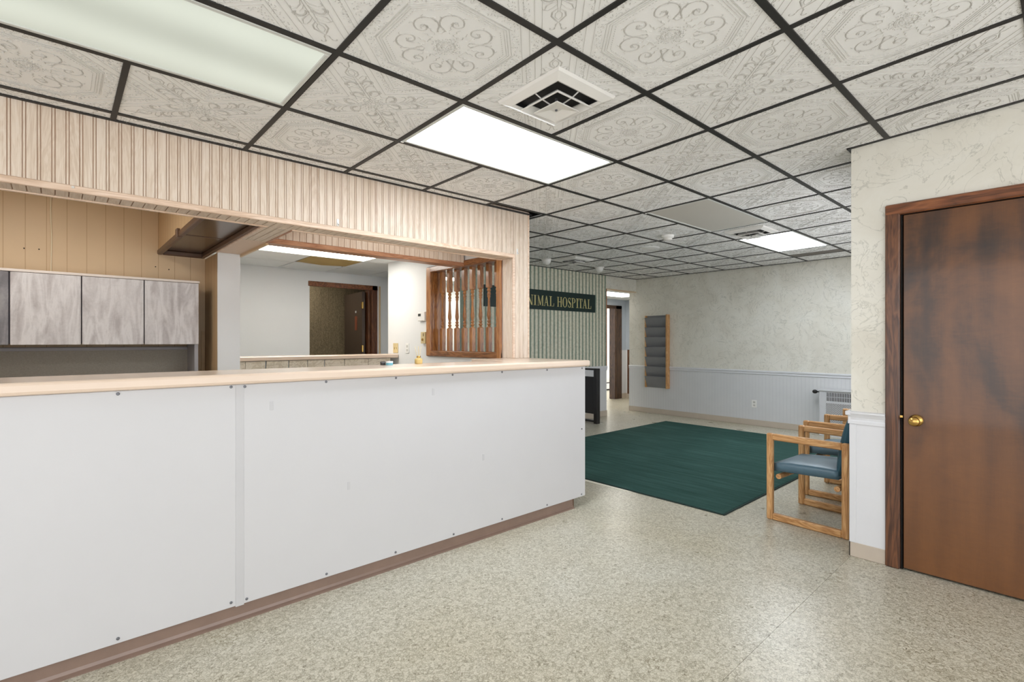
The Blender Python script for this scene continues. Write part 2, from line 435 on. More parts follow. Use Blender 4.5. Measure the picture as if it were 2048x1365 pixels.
M['glass_amber'] = plain('amber_bottle', (206, 178, 112), 0.12, 0.06, 20, spec=0.6)
M['blue_jar'] = plain('blue_tin', (120, 186, 206), 0.3, 0.06, 40)
M['reed'] = plain('reed', (214, 196, 150), 0.7)
M['clear'] = plain('clear_acrylic', (228, 228, 226), 0.1, 0.01, spec=0.7)
M['plaque'] = plain('red_brown_plaque', (140, 76, 52), 0.4, 0.05)
M['cord'] = plain('cream_cord', (240, 226, 196), 0.5)
M['white_room'] = plain('warm_white_wall', (238, 235, 226), 0.5, 0.01)

def m_lens_dim():
    """old lamp: prismatic lens glowing weakly, brightest under its tubes"""
    t = NT('weak_prismatic_lens'); y = t.sep(t.vec())[1]; y = t.math('SUBTRACT', y, 2.24)
    t.n.remove(t.b)
    a = t.math('POWER', t.math('COSINE', t.math('MULTIPLY', y, 9.0)), 2.0)
    n = t.noise(t.vec(scale=(0.4, 1, 1)), 2.5, 2)
    st = t.math('ADD', 0.40, t.math('ADD', t.math('MULTIPLY', a, 0.16), t.math('MULTIPLY', n, 0.14)))
    e = t.new('ShaderNodeEmission'); e.inputs[0].default_value = lin((238, 243, 230)); t.l.new(st, e.inputs[1])
    d = t.new('ShaderNodeBsdfPrincipled'); d.inputs['Base Color'].default_value = lin((120, 126, 116)); d.inputs['Roughness'].default_value = 0.25
    ad = t.new('ShaderNodeAddShader'); t.l.new(e.outputs[0], ad.inputs[0]); t.l.new(d.outputs[0], ad.inputs[1])
    t.l.new(ad.outputs[0], t.n['Material Output'].inputs[0]); return t.m
M['lens_dim'] = m_lens_dim()

# ------------------------------------------------------------------ dimensions
XF, YW, XD, YC = 8.04, 5.45, 3.60, 0.90        # far wall, striped wall, door wall, closet corner
YS, XP = 3.27, 3.155                           # header face, pillar end
ZH = 2.04                                      # header underside
ZB = 2.25                                      # back-room and hall ceiling
T = 0.6096; GX, GY = 0.8204, 1.3262            # ceiling grid pitch and origin
def zc(x, y):
    t = max(-2.2, min(1.87, y - 1.2)); return HC + 1.1586 - .0307 * t + .0082 * t * t + .0035 * (x - 2)
def dzx(): return 0.0035
def sag(p, z0=2.46):
    """lower or raise a flat ceiling piece so that it follows the slightly sagging grid"""
    return (p[0], p[1], p[2] - z0 + zc(p[0], p[1]))

# ------------------------------------------------------------------ floor
fl = empty('floor', (0, 0, 0), kind='structure')
MB().box(-2.6, -2.6, -0.06, XD + .13, 9.4, -0.004).box(XD + .13, YC - .13, -0.06, 12.5, 9.4, -0.004).build('subfloor', M['subfloor'], fl)
MB().box(-2.6, -2.6, -0.004, XD + .13, YC - 0.0007, 0).build('vinyl_sheet', M['floor'], fl)
MB().box(-2.6, YC + 0.0007, -0.004, 12.5, 9.4, 0).build('vinyl_sheet', M['floor'], fl)

# ------------------------------------------------------------------ ceiling tiles with relief
def ribbon(mb, pts, wd, z=0.0, h=0.0018, closed=False):
    """a low three-sided ridge along a polyline on the underside (z = 0, ridge points down)"""
    n = len(pts)
    if n < 2: return
    V = []
    for i in range(n):
        if closed: a, b = pts[i - 1], pts[(i + 1) % n]
        else: a, b = pts[max(i - 1, 0)], pts[min(i + 1, n - 1)]
        dx, dy = b[0] - a[0], b[1] - a[1]; L = math.hypot(dx, dy) or 1e-9
        nx, ny = -dy / L, dx / L
        k = 1.0 if closed else (0.35 if i in (0, n - 1) else 1.0)
        w_ = wd * k / 2; p = pts[i]
        V += [(p[0] + nx * w_, p[1] + ny * w_, z), (p[0], p[1], z - h), (p[0] - nx * w_, p[1] - ny * w_, z)]
    F = []
    for i in range(n if closed else n - 1):
        a, b = 3 * i, 3 * ((i + 1) % n)
        F += [(a, a + 1, b + 1, b), (a + 1, a + 2, b + 2, b + 1)]
    mb.add(V, F)

def arc(cx, cy_, r, a0, a1, n=10, r1=None):
    r1 = r if r1 is None else r1
    return [(cx + (r + (r1 - r) * i / n) * math.cos(a0 + (a1 - a0) * i / n), cy_ + (r + (r1 - r) * i / n) * math.sin(a0 + (a1 - a0) * i / n)) for i in range(n + 1)]

def squiggles(poly_in, x0, y0, x1, y1, step, wd, rnd, out):
    nx = int((x1 - x0) / step); ny = int((y1 - y0) / step)
    for i in range(nx + 1):
        for j in range(ny + 1):
            x = x0 + (i + rnd.uniform(.1, .9)) * step; y = y0 + (j + rnd.uniform(.1, .9)) * step
            if not poly_in(x, y): continue
            a = rnd.choice((0, PI / 2, PI / 4, -PI / 4, rnd.uniform(0, PI))); L = step * rnd.uniform(.55, .95)
            b = a + rnd.uniform(-1.6, 1.6)
            p = (x - math.cos(a) * L / 2, y - math.sin(a) * L / 2)
            q = (x, y); r = (x + math.cos(b) * L / 2, y + math.sin(b) * L / 2)
            out.append(([p, q, r], wd * rnd.uniform(.7, 1.1)))

def strokes_A():
    """medallion in an octagon"""
    rnd = random.Random(3); st = []; loops = []
    def octo(a, d):   # apothem on the axes a, on the diagonals d
        c = d * math.sqrt(2)
        k = c - a
        return [(a, k), (k, a), (-k, a), (-a, k), (-a, -k), (-k, -a), (k, -a), (a, -k)]
    for a, d, wd in ((.388, .412, .004), (.372, .394, .0035), (.358, .378, .0035)):
        loops.append((octo(a, d), wd))
    o = octo(.338, .356)
    for i in range(8):
        p, q = o[i], o[(i + 1) % 8]; n = int(math.hypot(q[0] - p[0], q[1] - p[1]) / .021)
        for k in range(n):
            t0, t1 = (k + .2) / n, (k + .75) / n
            st.append(([(p[0] + (q[0] - p[0]) * t, p[1] + (q[1] - p[1]) * t) for t in (t0, t1)], .011))
    # bands along the tile edges and across the corners
    inside = lambda x, y: max(abs(x), abs(y)) > .408 and max(abs(x), abs(y)) < .488 and (abs(x) + abs(y)) / math.sqrt(2) < .47
    squiggles(inside, -.49, -.49, .49, .49, .024, .0046, rnd, st)
    ins2 = lambda x, y: .422 < (abs(x) + abs(y)) / math.sqrt(2) < .468 and max(abs(x), abs(y)) < .40
    squiggles(ins2, -.49, -.49, .49, .49, .021, .0048, rnd, st)
    ins3 = lambda x, y: .545 < (abs(x) + abs(y)) / math.sqrt(2) and max(abs(x), abs(y)) < .49
    squiggles(ins3, -.49, -.49, .49, .49, .022, .0048, rnd, st)
    for sx in (1, -1):
        for sy in (1, -1):
            st.append(([(sx * .49, sy * .19), (sx * .19, sy * .49)], .005)); st.append(([(sx * .49, sy * .265), (sx * .265, sy * .49)], .006))
    for s_ in (1, -1):
        st.append(([(s_ * .396, -.2), (s_ * .396, .2)], .003)); st.append(([(-.2, s_ * .396), (.2, s_ * .396)], .003))
    # eight mirrored scrolls
    for k in range(8):
        base = k * PI / 4 + PI / 8; m = 1 if k % 2 == 0 else -1
        def X(u, v):
            v *= m; return (u * math.cos(base) - v * math.sin(base), u * math.sin(base) + v * math.cos(base))
        def cv(pts): return [X(u, v) for u, v in pts]
        tail = [(.128, .052), (.150, .040), (.170, .052)]
        big = arc(.238, .012, .078, 2.62, -1.55, 15, .070)
        curl = arc(.236, -.016, .043, -1.62, -6.6, 14, .012)
        st.append((cv(tail + big + curl), .0105))
        st.append((cv(arc(.255, .022, .060, 1.9, -.4, 7)), .0045))
        st.append((cv([(.188, -.050), (.165, -.030), (.150, -.034), (.132, -.016), (.120, -.020)]), .007))
        st.append((cv([(.250, .010), (.236, -.006), (.240, -.024), (.222, -.030)]), .005))
        st.append((cv([(.250, .010), (.230, .018), (.208, .010), (.196, .016), (.178, .008), (.160, .020)]), .0055))
        st.append((cv([(.300, .028), (.320, .036), (.326, .052)]), .005)); st.append((cv([(.292, -.036), (.306, -.052), (.300, -.066)]), .005))
        st.append((cv([(.262, .078), (.276, .092), (.268, .104)]), .005))
        st.append((cv([(.150, .030), (.168, .046), (.162, .060)]), .005)); st.append((cv([(.136, .006), (.150, .014)]), .006))
    # central rosette
    loops.append((arc(0, 0, .034, 0, 2 * PI * 15 / 16, 15), .006)); loops.append((arc(0, 0, .060, 0, 2 * PI * 19 / 20, 19), .0055))
    squiggles(lambda x, y: math.hypot(x, y) < .028, -.03, -.03, .03, .03, .014, .005, rnd, st)
    squiggles(lambda x, y: .064 < math.hypot(x, y) and abs(x) + abs(y) < .122, -.12, -.12, .12, .12, .016, .006, rnd, st)
    squiggles(lambda x, y: .040 < math.hypot(x, y) < .056, -.06, -.06, .06, .06, .012, .005, rnd, st)
    for k in range(4):
        a = k * PI / 2; d = .125
        st.append(([(d * math.cos(a + s_ * .16 / d * .6), d * math.sin(a + s_ * .16 / d * .6)) for s_ in (-.3, 0, .3)], .005))
    return st, loops

def strokes_B():
    """floral cross between four edge triangles"""
    rnd = random.Random(5); st = []; loops = []
    for k in range(4):
        a = k * PI / 2
        R_ = lambda x, y: (x * math.cos(a) - y * math.sin(a), x * math.sin(a) + y * math.cos(a))
        st.append(([R_(.49, -.355), R_(.135, 0), R_(.49, .355)], .0065))
        st.append(([R_(.49, -.292), R_(.198, 0), R_(.49, .292)], .0065))
        o2 = []
        squiggles(lambda x, y: .012 < x - .226 - abs(y) < .066 or .125 < x - .226 - abs(y) < .19, .2, -.3, .486, .3, .021, .0044, rnd, o2)
        for p, w_ in o2: st.append(([R_(*q) for q in p], w_))
        for off in (.285, .325): st.append(([R_(.488, -(.488 - off)), R_(off, 0), R_(.488, .488 - off)], .004))
    for k in range(4):
        b = PI / 4 + k * PI / 2
        for m in (1, -1):
            X = lambda u, v: (u * 1.06 * math.cos(b) - m * v * 1.25 * math.sin(b), u * 1.06 * math.sin(b) + m * v * 1.25 * math.cos(b))
            cv = lambda pts: [X(u, v) for u, v in pts]
            st.append((cv([(.06, .004), (.12, .010), (.20, .006), (.30, .010), (.40, .006)]), .006))
            # acanthus leaves curling off the stem, inner then outer
            st.append((cv(arc(.150, .058, .040, -2.2, 2.2, 11, .018)), .015)); st.append((cv(arc(.150, .058, .052, -2.0, 1.6, 10, .034)), .006))
            st.append((cv([(.100, .012), (.115, .050), (.150, .092), (.190, .090)]), .008))
            st.append((cv([(.130, .016), (.150, .034), (.175, .038)]), .007))
            st.append((cv([(.200, .010), (.235, .022), (.262, .050), (.256, .072), (.236, .070)]), .008))
            st.append((cv(arc(.292, .052, .036, -1.9, 2.6, 11, .014)), .015)); st.append((cv(arc(.292, .052, .048, -1.7, 1.8, 10, .030)), .006)); st.append((cv([(.345, .010), (.372, .030), (.392, .052), (.384, .075), (.360, .078)]), .007))
            st.append((cv([(.240, .008), (.268, .024), (.288, .046)]), .006))
            st.append((cv([(.330, .030), (.352, .058), (.384, .066)]), .011))
            # teardrop bud and its curls
            st.append((cv([(.375, .004), (.405, .030), (.440, .034), (.470, .016), (.494, .002)]), .011))
            st.append((cv([(.398, .002), (.420, .016), (.448, .016), (.470, .001)]), .006))
            st.append((cv([(.494, .002), (.512, .012), (.536, .014)]), .010)); st.append((cv(arc(.545, .030, .015, -2.2, 2.2, 7, .008)), .010))
    for k in range(8):
        a = k * PI / 4
        st.append(([(.030 * math.cos(a), .030 * math.sin(a)), (.055 * math.cos(a + .25), .055 * math.sin(a + .25)), (.085 * math.cos(a), .085 * math.sin(a)),
                    (.055 * math.cos(a - .25), .055 * math.sin(a - .25)), (.030 * math.cos(a), .030 * math.sin(a))], .006))
    loops.append((arc(0, 0, .022, 0, 2 * PI * 11 / 12, 11), .006))
    squiggles(lambda x, y: .04 < math.hypot(x, y) < .12, -.12, -.12, .12, .12, .026, .006, rnd, st)
    return st, loops

STROKES = {0: strokes_A(), 1: strokes_B()}
def clipseg(pts, x0, x1, y0, y1):
    run = []
    for p in pts:
        if x0 <= p[0] <= x1 and y0 <= p[1] <= y1: run.append(p)
        else:
            if len(run) > 1: yield run
            run = []
    if len(run) > 1: yield run
TILES = {}
def tile_mesh(kind, x0, x1, y0, y1):
    """tile in its own cell coordinates (-.5 .. .5), clipped to the box, 12 mm thick, sitting on the grid flanges"""
    key = (kind, round(x0, 3), round(x1, 3), round(y0, 3), round(y1, 3))
    if key in TILES: return TILES[key]
    mb = MB(); mb.box(x0 * T, y0 * T, 0, x1 * T, y1 * T, 0.012)
    mb.m = 1
    st, lp = STROKES[kind]; full = x0 < -.49 and x1 > .49 and y0 < -.49 and y1 > .49
    e = .004
    for pts, wd in st:
        if full: ribbon(mb, [(p[0] * T, p[1] * T) for p in pts], wd * T)
        else:
            P = []
            for i in range(len(pts) - 1):
                for k in range(4): P.append((pts[i][0] + (pts[i + 1][0] - pts[i][0]) * k / 4, pts[i][1] + (pts[i + 1][1] - pts[i][1]) * k / 4))
            P.append(pts[-1])
            for run in clipseg(P, x0 + e, x1 - e, y0 + e, y1 - e): ribbon(mb, [(p[0] * T, p[1] * T) for p in run], wd * T)
    for pts, wd in lp:
        if full: ribbon(mb, [(p[0] * T, p[1] * T) for p in pts], wd * T, closed=True)
        else:
            P = []; n = len(pts)
            for i in range(n):
                q = pts[(i + 1) % n]
                for k in range(8): P.append((pts[i][0] + (q[0] - pts[i][0]) * k / 8, pts[i][1] + (q[1] - pts[i][1]) * k / 8))
            for run in clipseg(P, x0 + e, x1 - e, y0 + e, y1 - e): ribbon(mb, [(p[0] * T, p[1] * T) for p in run], wd * T)
    me = mb.mesh('ceiling_tile', [M['tile'], M['tile_relief']]); TILES[key] = me; return me

ceil = empty('ceiling', (3, 2, 2.46), kind='structure')
GW = 0.0125          # half width of a grid flange
def cell(i, j): return GX + T * i, GY + T * j
def region(x, y):
    """is the point under the main ceiling?"""
    if y > YW or x > XF or y < -2.4: return False
    if x < XP and y > YS: return False
    if x > XD and y < YC: return False
    return True
LIGHTS = {(-2, 1), (-1, 1), (1, 1), (2, 1), (5, 1), (6, 1), (8, 1), (9, 1)}
tiles = 0
for j in range(-6, 7):
    for i in range(-6, 12):
        x, y = cell(i, j)
        if (i, j) in LIGHTS: continue
        # clip the cell to the room outline
        bx0, bx1, by0, by1 = x, x + T, y, y + T
        bx1 = min(bx1, XF); by1 = min(by1, YW); by0 = max(by0, -2.4); bx0 = max(bx0, -2.4)
        if bx1 - bx0 < .02 or by1 - by0 < .02: continue
        cxm, cym = (bx0 + bx1) / 2, (by0 + by1) / 2
        if bx1 <= XP + .05 and by1 > YS: by1 = YS
        elif bx0 < XP and by1 > YS + .2 and bx1 > XP:
            if by0 >= YS: bx0 = XP
        if bx0 >= XD - .05 and by0 < YC: by0 = YC
        elif bx1 > XD and by1 <= YC: bx1 = XD
        if bx1 - bx0 < .02 or by1 - by0 < .02: continue
        if not region((bx0 + bx1) / 2, (by0 + by1) / 2): continue
        near = j >= -3 and i >= -3
        if not near: continue
        cx_, cy2 = x + T / 2, y + T / 2
        me = tile_mesh((i + j) % 2, (bx0 - cx_) / T, (bx1 - cx_) / T, (by0 - cy2) / T, (by1 - cy2) / T)
        zt = zc(cx_, cy2) + 0.003
        sy_ = (zc(cx_, y + T) - zc(cx_, y)) / T
        child('ceiling_tile', me, ceil, (cx_, cy2, zt), (math.atan(sy_), -math.atan(.0035), 0)); tiles += 1
# tiles far behind the camera: one plain sheet
MB().box(-2.4, -2.4, 0, XD, GY - 3 * T, 0.012).warp(lambda p: sag((p[0], p[1], p[2] + 2.463))).build('ceiling_sheet', M['tile'], ceil)
MB().box(-2.4, GY - 3 * T, 0, GX - 3 * T, YS, 0.012).warp(lambda p: sag((p[0], p[1], p[2] + 2.463))).build('ceiling_sheet', M['tile'], ceil)

def bar(name, ax, p, a0, a1, hw=GW, th=0.004):
    """a black grid bar along axis ax at cross position p"""
    mb = MB(); n = max(1, int(round((a1 - a0) / T)))
    for k in range(n):
        s0, s1 = a0 + (a1 - a0) * k / n, a0 + (a1 - a0) * (k + 1) / n
        if ax == 0: mb.box(s0, p - hw, 2.459 - th / 2, s1, p + hw, 2.459 + th)
        else: mb.box(p - hw, s0, 2.459 - th / 2, p + hw, s1, 2.459 + th)
    return mb.warp(sag).build(name, M['grid'], ceil)
for j in range(-5, 7):
    y = GY + T * j
    a0 = XP if y > YS else -2.4
    a1 = XD if y < YC else XF
    bar('main_tee', 0, y, a0, a1, 0.0135)
for i in range(-4, 12):
    x = GX + T * i
    for j in range(-4, 7):
        y0, y1 = GY + T * j + .0135, GY + T * (j + 1) - .0135
        y1 = min(y1, YW)
        if x < XP: y1 = min(y1, YS)
        if x > XD: y0 = max(y0, YC)
        if y1 - y0 < .03: continue
        if (i - 1, j) in LIGHTS and (i, j) in LIGHTS and i in (-1, 2, 6, 9): continue
        bar('cross_tee', 1, x, y0, y1, 0.012)
# black wall angle around the room
for ax, p, a0, a1 in ((0, YS - .010, -2.4, XP + .01), (1, XP + .010, YS - .02, YW), (0, YW - .010, XP, XF), (1, XF - .010, YC, YW), (1, XD - .010, -2.4, YC + .02), (0, YC + .010, XD - .02, XF)):
    bar('wall_angle', ax, p, a0, a1, 0.010, 0.006)
# dark filler at the far end of the light row
MB().box(7.30, GY + T + .014, 2.4595, 7.52, GY + 2 * T - .014, 2.4615).warp(sag).build('filler_strip', M['tile_dark'], ceil)
# slab above the grid
MB().box(-2.6, -2.6, 2.62, XD + .13, 9.4, 2.70).box(XD + .13, YC - .13, 2.62, 12.5, 9.4, 2.70).build('slab', M['tile_dark'], ceil)

# ------------------------------------------------------------------ walls: header with planks, pillar
def planks(root, mats, x0, x1, pitch, fn, phase=0.0, gap=0.0042):
    """one board per pitch; fn(mb, a, b) adds the board"""
    k = math.floor((x0 - phase) / pitch)
    while phase + k * pitch < x1 - .004:
        a, b = max(x0, phase + k * pitch + gap / 2), min(x1, phase + (k + 1) * pitch - gap / 2)
        if b - a > .008:
            mb = MB(); fn(mb, a, b); mb.build('plank', mats, root)
        k += 1
PH = -0.159
hd = empty('wall_header', (1.0, 3.35, ZH), kind='structure')
MB().box(-1.3, YS + .005, ZH + .006, XP - .005, 3.435, 2.47).box(2.978, YS + .005, 1.158, XP - .005, 3.435, ZH + .006).build('backing', M['groove'], hd)
planks(hd, M['plank'], -1.3, 2.970, .0508, lambda m, a, b: m.box(a, YS, ZH + .030, b - .0115, YS + .006, 2.466, .0012).box(b - .0085, YS + .0005, ZH + .030, b, YS + .006, 2.466, .0012), PH, .003)
planks(hd, M['plank'], 2.973, XP, .0508, lambda m, a, b: m.box(a, YS, 1.158, b - .0115, YS + .006, 2.466, .0012).box(b - .0085, YS + .0005, 1.158, b, YS + .006, 2.466, .0012) if b - a > .03 else m.box(a, YS, 1.158, b, YS + .006, 2.466, .0012), PH, .003)
planks(hd, M['plank_x'], -1.3, 2.970, .0508, lambda m, a, b: m.box(a, YS + .012, ZH, b, 3.428, ZH + .007, .0012), PH)
planks(hd, M['plank'], YS + .01, 3.43, .0508, lambda m, a, b: m.box(2.971, a, 1.158, 2.979, b, ZH, .0012), 3.27)
planks(hd, M['plank'], YS + .01, 3.43, .0508, lambda m, a, b: m.box(XP - .006, a, 1.158, XP, b, 2.46, .0012), 3.27)
MB().box(-1.3, YS - .008, ZH - .002, 2.975, YS + .014, ZH + .031, .004).build('edge_trim', M['trim_oak'], hd)
MB().box(-1.3, 3.422, ZH - .006, 1.0, 3.442, ZH + .03, .003).build('edge_trim', M['trim_oak'], hd)
MB().box(1.145, 3.422, ZH - .006, 2.975, 3.442, ZH + .03, .003).build('edge_trim', M['trim_oak'], hd)
MB().box(2.960, YS - .006, 1.158, 2.982, YS + .012, ZH + .03, .003).build('edge_trim', M['trim_oak'], hd)
MB().box(XP - .012, YS - .004, 1.158, XP + .004, YS + .012, 2.462, .003).build('corner_trim', M['trim_oak'], hd)
# lengthwise beam from the header back to the white post
bm_ = empty('wall_beam', (1.06, 4.0, ZH), kind='structure')
MB().box(.985, 3.445, ZH + .006, 1.145, 4.70, 2.47).build('backing', M['groove'], bm_)
planks(bm_, M['plank_x'], .982, 1.148, .0508, lambda m, a, b: m.box(a, 3.445, ZH, b, 3.985, ZH + .007, .0012), PH)
MB().box(.982, 3.988, ZH, 1.148, 4.70, ZH + .010).build('soffit_board', M['beam'], bm_)
MB().box(.968, 3.43, ZH - .006, .984, 4.70, ZH + .02, .003).build('edge_trim', M['trim_oak'], bm_)
MB().box(1.144, 3.43, ZH - .006, 1.158, 3.99, ZH + .02, .003).build('edge_trim', M['trim_red'], bm_)
MB().box(1.146, 3.99, ZH - .02, 1.166, 4.72, ZH + .02, .003).build('edge_trim', M['tan_trim'], bm_)
# rear header
rh = empty('wall_header_rear', (2.0, 4.0, ZH), kind='structure')
MB().box(1.15, 3.977, ZH + .004, 2.952, 4.08, 2.47).build('backing', M['groove'], rh)
planks(rh, M['plank'], 1.15, 2.952, .0508, lambda m, a, b: m.box(a, 3.972, ZH + .035, b, 3.979, 2.466, .0012), PH + .02)
MB().box(1.15, 3.966, ZH - .004, 2.954, 4.085, ZH + .034, .004).build('edge_trim', M['trim_red'], rh)

# ------------------------------------------------------------------ walls around the counter
struct('wall_divider', MB().box(2.972, 3.436, 0, 3.14, 5.53, 1.17).box(2.972, 4.60, 1.17, 3.14, 5.53, 2.46).box(2.972, 3.436, 2.08, 3.14, 4.60, 2.46).box(2.972, 3.436, 1.17, 3.14, 3.47, 2.08), M['wall_white'])
struct('wall_partition', MB().box(.985, 4.71, 0, 1.14, 5.30, ZH), M['tan_y'])
struct('trim_1', MB().box(.980, 4.695, 0, 1.147, 4.712, ZH, .002).box(1.138, 4.70, 0, 1.147, 5.30, ZH), M['wall_white'])
struct('wall_alcove', MB().box(-1.4, 5.20, 0, .985, 5.30, 2.47), M['tan'])
MB().box(.955, 5.185, 0, .982, 5.20, 1.40).build('trim_2', M['tan_trim'], kind='structure')
struct('wall_alcove_left', MB().box(-1.4, 2.9, 0, -1.3, 5.3, 2.47), M['tan_y'])
struct('ceiling_alcove', MB().box(-1.4, 3.435, 2.47, .985, 5.3, 2.50), M['backtile'])
struct('ceiling_recess', MB().box(1.145, 3.435, 2.47, 3.14, 4.0, 2.50), M['backtile'])
# boxed-in duct hanging in the alcove
hood = empty('wall_duct_box', (.82, 4.3, 2.06), kind='structure')
MB().box(.640, 3.45, 2.075, .656, 5.198, 2.47).build('side_panel', M['tan_y'], hood)
MB().box(.655, 3.45, 2.085, .978, 5.198, 2.094).build('bottom_sheet', M['hood'], hood)
MB().box(.632, 3.45, 2.045, .668, 5.198, 2.085, .006).build('moulding', M['hood_trim'], hood)
MB().box(.668, 5.165, 2.045, .965, 5.198, 2.085, .006).build('moulding', M['hood_trim'], hood)
MB().box(.952, 3.45, 2.045, .980, 5.198, 2.085, .006).build('moulding', M['hood_trim'], hood)
MB().box(.655, 4.32, 2.082, .978, 4.326, 2.0852).build('sheet_joint', M['hood_trim'], hood)
MB().box(.620, 4.18, 2.04, .655, 4.245, 2.10, .004).build('junction_box', M['hood_trim'], hood)

# pony wall with stone facing and ledge
pw = empty('wall_pony', (2.0, 5.45, 0), kind='structure')
MB().box(1.147, 5.332, 0, 2.86, 5.53, 1.112).build('wall_body', M['wall_grey'], pw)
MB().box(1.140, 5.27, 1.116, 2.968, 5.56, 1.157, .006).build('ledge', M['worktop'], pw)
xs = [1.147]; rs = random.Random(4)
while xs[-1] < 2.62: xs.append(xs[-1] + rs.uniform(.17, .29))
xs.append(2.865)
for a, b in zip(xs, xs[1:]):
    d0, d1 = rs.uniform(-.012, .012), rs.uniform(-.012, .012); pr = rs.uniform(0, .006)
    MB().prism([(a + .004, .93), (b - .004 + d0, .93), (b - .004, 1.110), (a + .004 + d1 * .4, 1.110)], 1, 5.318 - pr, 5.334).build('stone', M['stone'], pw)
    MB().prism([(a + .05, .70), (b + .03, .70), (b + .04, .922), (a + .05, .922)], 1, 5.320 - pr, 5.334).build('stone', M['stone'], pw) if b < 2.8 else None

# back room
struct('wall_back_room', MB().box(.9, 6.80, 0, 2.50, 6.92, ZB + .2).box(3.46, 6.80, 0, 3.66, 6.92, ZB + .2).box(2.50, 6.80, 2.11, 3.46, 6.92, ZB + .2), M['wall_white'])
struct('wall_back_left', MB().box(.98, 5.30, 0, 1.06, 6.80, ZB + .2), M['wall_white'])
struct('wall_back_right', MB().box(3.66, 5.58, 0, 3.76, 6.92, ZB + .2), M['wall_grey'])
MB().box(3.505, 6.786, 0, 3.525, 6.802, 2.11).build('trim_3', M['tan_trim'], kind='structure')
cb = empty('ceiling_back_room', (2.0, 6.0, ZB), kind='structure')
xb, yb = 2.09, 6.21
for i in range(-2, 3):
    for j in range(-4, 1):
        x0, y0 = xb + T * i, yb + T * j
        x1, y1 = min(x0 + T, 3.66), min(y0 + T, 6.80)
        x0 = max(x0, 1.06); y0 = max(y0, 4.09)
        if x1 - x0 < .03 or y1 - y0 < .03: continue
        if j == -2 and i in (-1, 0): continue
        stained = (i, j) == (0, -1)
        mb = MB()
        if stained:      # sagging, water-stained tile, one edge hanging
            mb.add([(x0 + .004, y0 + .004, ZB + .002), (x1 - .004, y0 + .004, ZB + .002), (x1 - .004, y1 - .09, ZB - .001), (x0 + .004, y1 - .09, ZB - .001),
                    ((x0 + x1) / 2, y1 - .09, ZB - .016), ((x0 + x1) / 2, y0 + .004, ZB + .002)], [(0, 3, 4, 5), (5, 4, 2, 1)])
        else: mb.box(x0 + .009, y0 + .009, ZB, x1 - .009, y1 - .009, ZB + .012)
        mb.build('ceiling_tile', M['backtile_tan'] if stained else M['backtile'], cb)
MB().box(1.0, 4.08, ZB + .013, 3.7, 6.86, ZB + .03).build('backing', M['grid'], cb)

# ------------------------------------------------------------------ striped wall, hall, far wall
sw = empty('wall_striped', (5.6, YW, 0), kind='structure')
MB().box(4.07, YW, .855, 7.14, 5.57, 2.48).build('wall_upper', M['stripes'], sw)
MB().box(4.07, YW - .004, 0, 7.14, 5.57, .855).build('wainscot', M['wainscot_x'], sw)
struct('wall_over_opening', MB().box(3.14, YW, 2.16, 4.07, 5.57, 2.48), M['wallpaper'])
struct('trim_4', MB().box(4.06, YW - .022, .835, 7.15, YW - .004, .876, .005).box(4.06, YW - .014, .80, 7.15, YW - .004, .836, .003), M['wainscot'])
struct('baseboard_striped', MB().box(4.07, YW - .013, 0, 7.15, YW - .004, .10, .003), M['base_vinyl'])
struct('trim_5', MB().box(7.128, YW - .010, .876, 7.148, YW + .01, 2.225, .003), M['trim_red'])
struct('wall_hall_header', MB().box(7.14, YW, 2.228, XF, 5.57, 2.48), M['wallpaper'])
struct('trim_6', MB().box(7.14, YW - .004, 2.220, XF, 5.574, 2.230), M['tan_trim'])
fw = empty('wall_far', (XF, 3.2, 0), kind='structure')
MB().box(XF, YC - .1, .83, XF + .12, 5.60, 2.50).build('wall_upper', M['wallpaper'], fw)
MB().box(XF - .006, YC - .1, 0, XF + .12, 5.60, .83).build('wainscot', M['wainscot_y'], fw)
struct('trim_7', MB().box(XF - .026, YC, .828, XF - .004, 5.60, .858, .006).box(XF - .016, YC, .795, XF - .004, 5.60, .829, .004), M['wainscot'])
struct('baseboard_far', MB().box(XF - .016, YC, 0, XF - .006, 5.602, .09, .003), M['base_vinyl'])
# hall beyond the opening
hx = empty('wall_hall', (9.0, 6.9, 0), kind='structure')
MB().box(3.76, 6.90, 0, 8.50, 7.02, 2.5).box(9.36, 6.90, 1.10, 9.90, 7.02, 2.5).box(8.50, 6.90, 2.06, 9.36, 7.02, 2.5).build('wall_upper', M['wall_grey'], hx)
MB().box(9.36, 6.89, 0, 9.90, 7.02, 1.10).build('wainscot', M['wainscot'], hx)
struct('wall_hall_left', MB().box(3.76, 6.86, 0, 6.5, 6.90, 2.5), M['wall_white'])
struct('wall_hall_end', MB().box(9.77, 5.3, 1.10, 9.9, 6.9, 2.5), M['wall_grey'])
struct('wall_hall_end_lower', MB().box(9.76, 5.3, 0, 9.9, 6.9, 1.10), M['wainscot'])
struct('trim_8', MB().box(9.742, 6.78, .10, 9.762, 6.84, 1.11), M['door_trim'])
struct('wall_hall_side', MB().box(XF + .12, 5.3, 0, 9.9, 5.42, 2.5), M['wallpaper'])
struct('baseboard_hall', MB().box(9.58, 6.876, 0, 9.76, 6.89, .11).box(9.748, 5.45, 0, 9.762, 6.88, .11), M['base_vinyl'])
ch = MB()
for a, b in ((3.765, 3.95), (5.15, 7.70), (9.00, 9.9)): ch.box(a, 5.57, ZB, b, 6.9, ZB + .02)
for a, b in ((3.95, 5.15), (7.70, 9.00)): ch.box(a, 5.57, ZB, b, 5.86, ZB + .02).box(a, 6.47, ZB, b, 6.9, ZB + .02)
struct('ceiling_hall', ch, M['backtile'])
d3 = empty('door_3', (9.4, 6.88, 0), kind='structure')
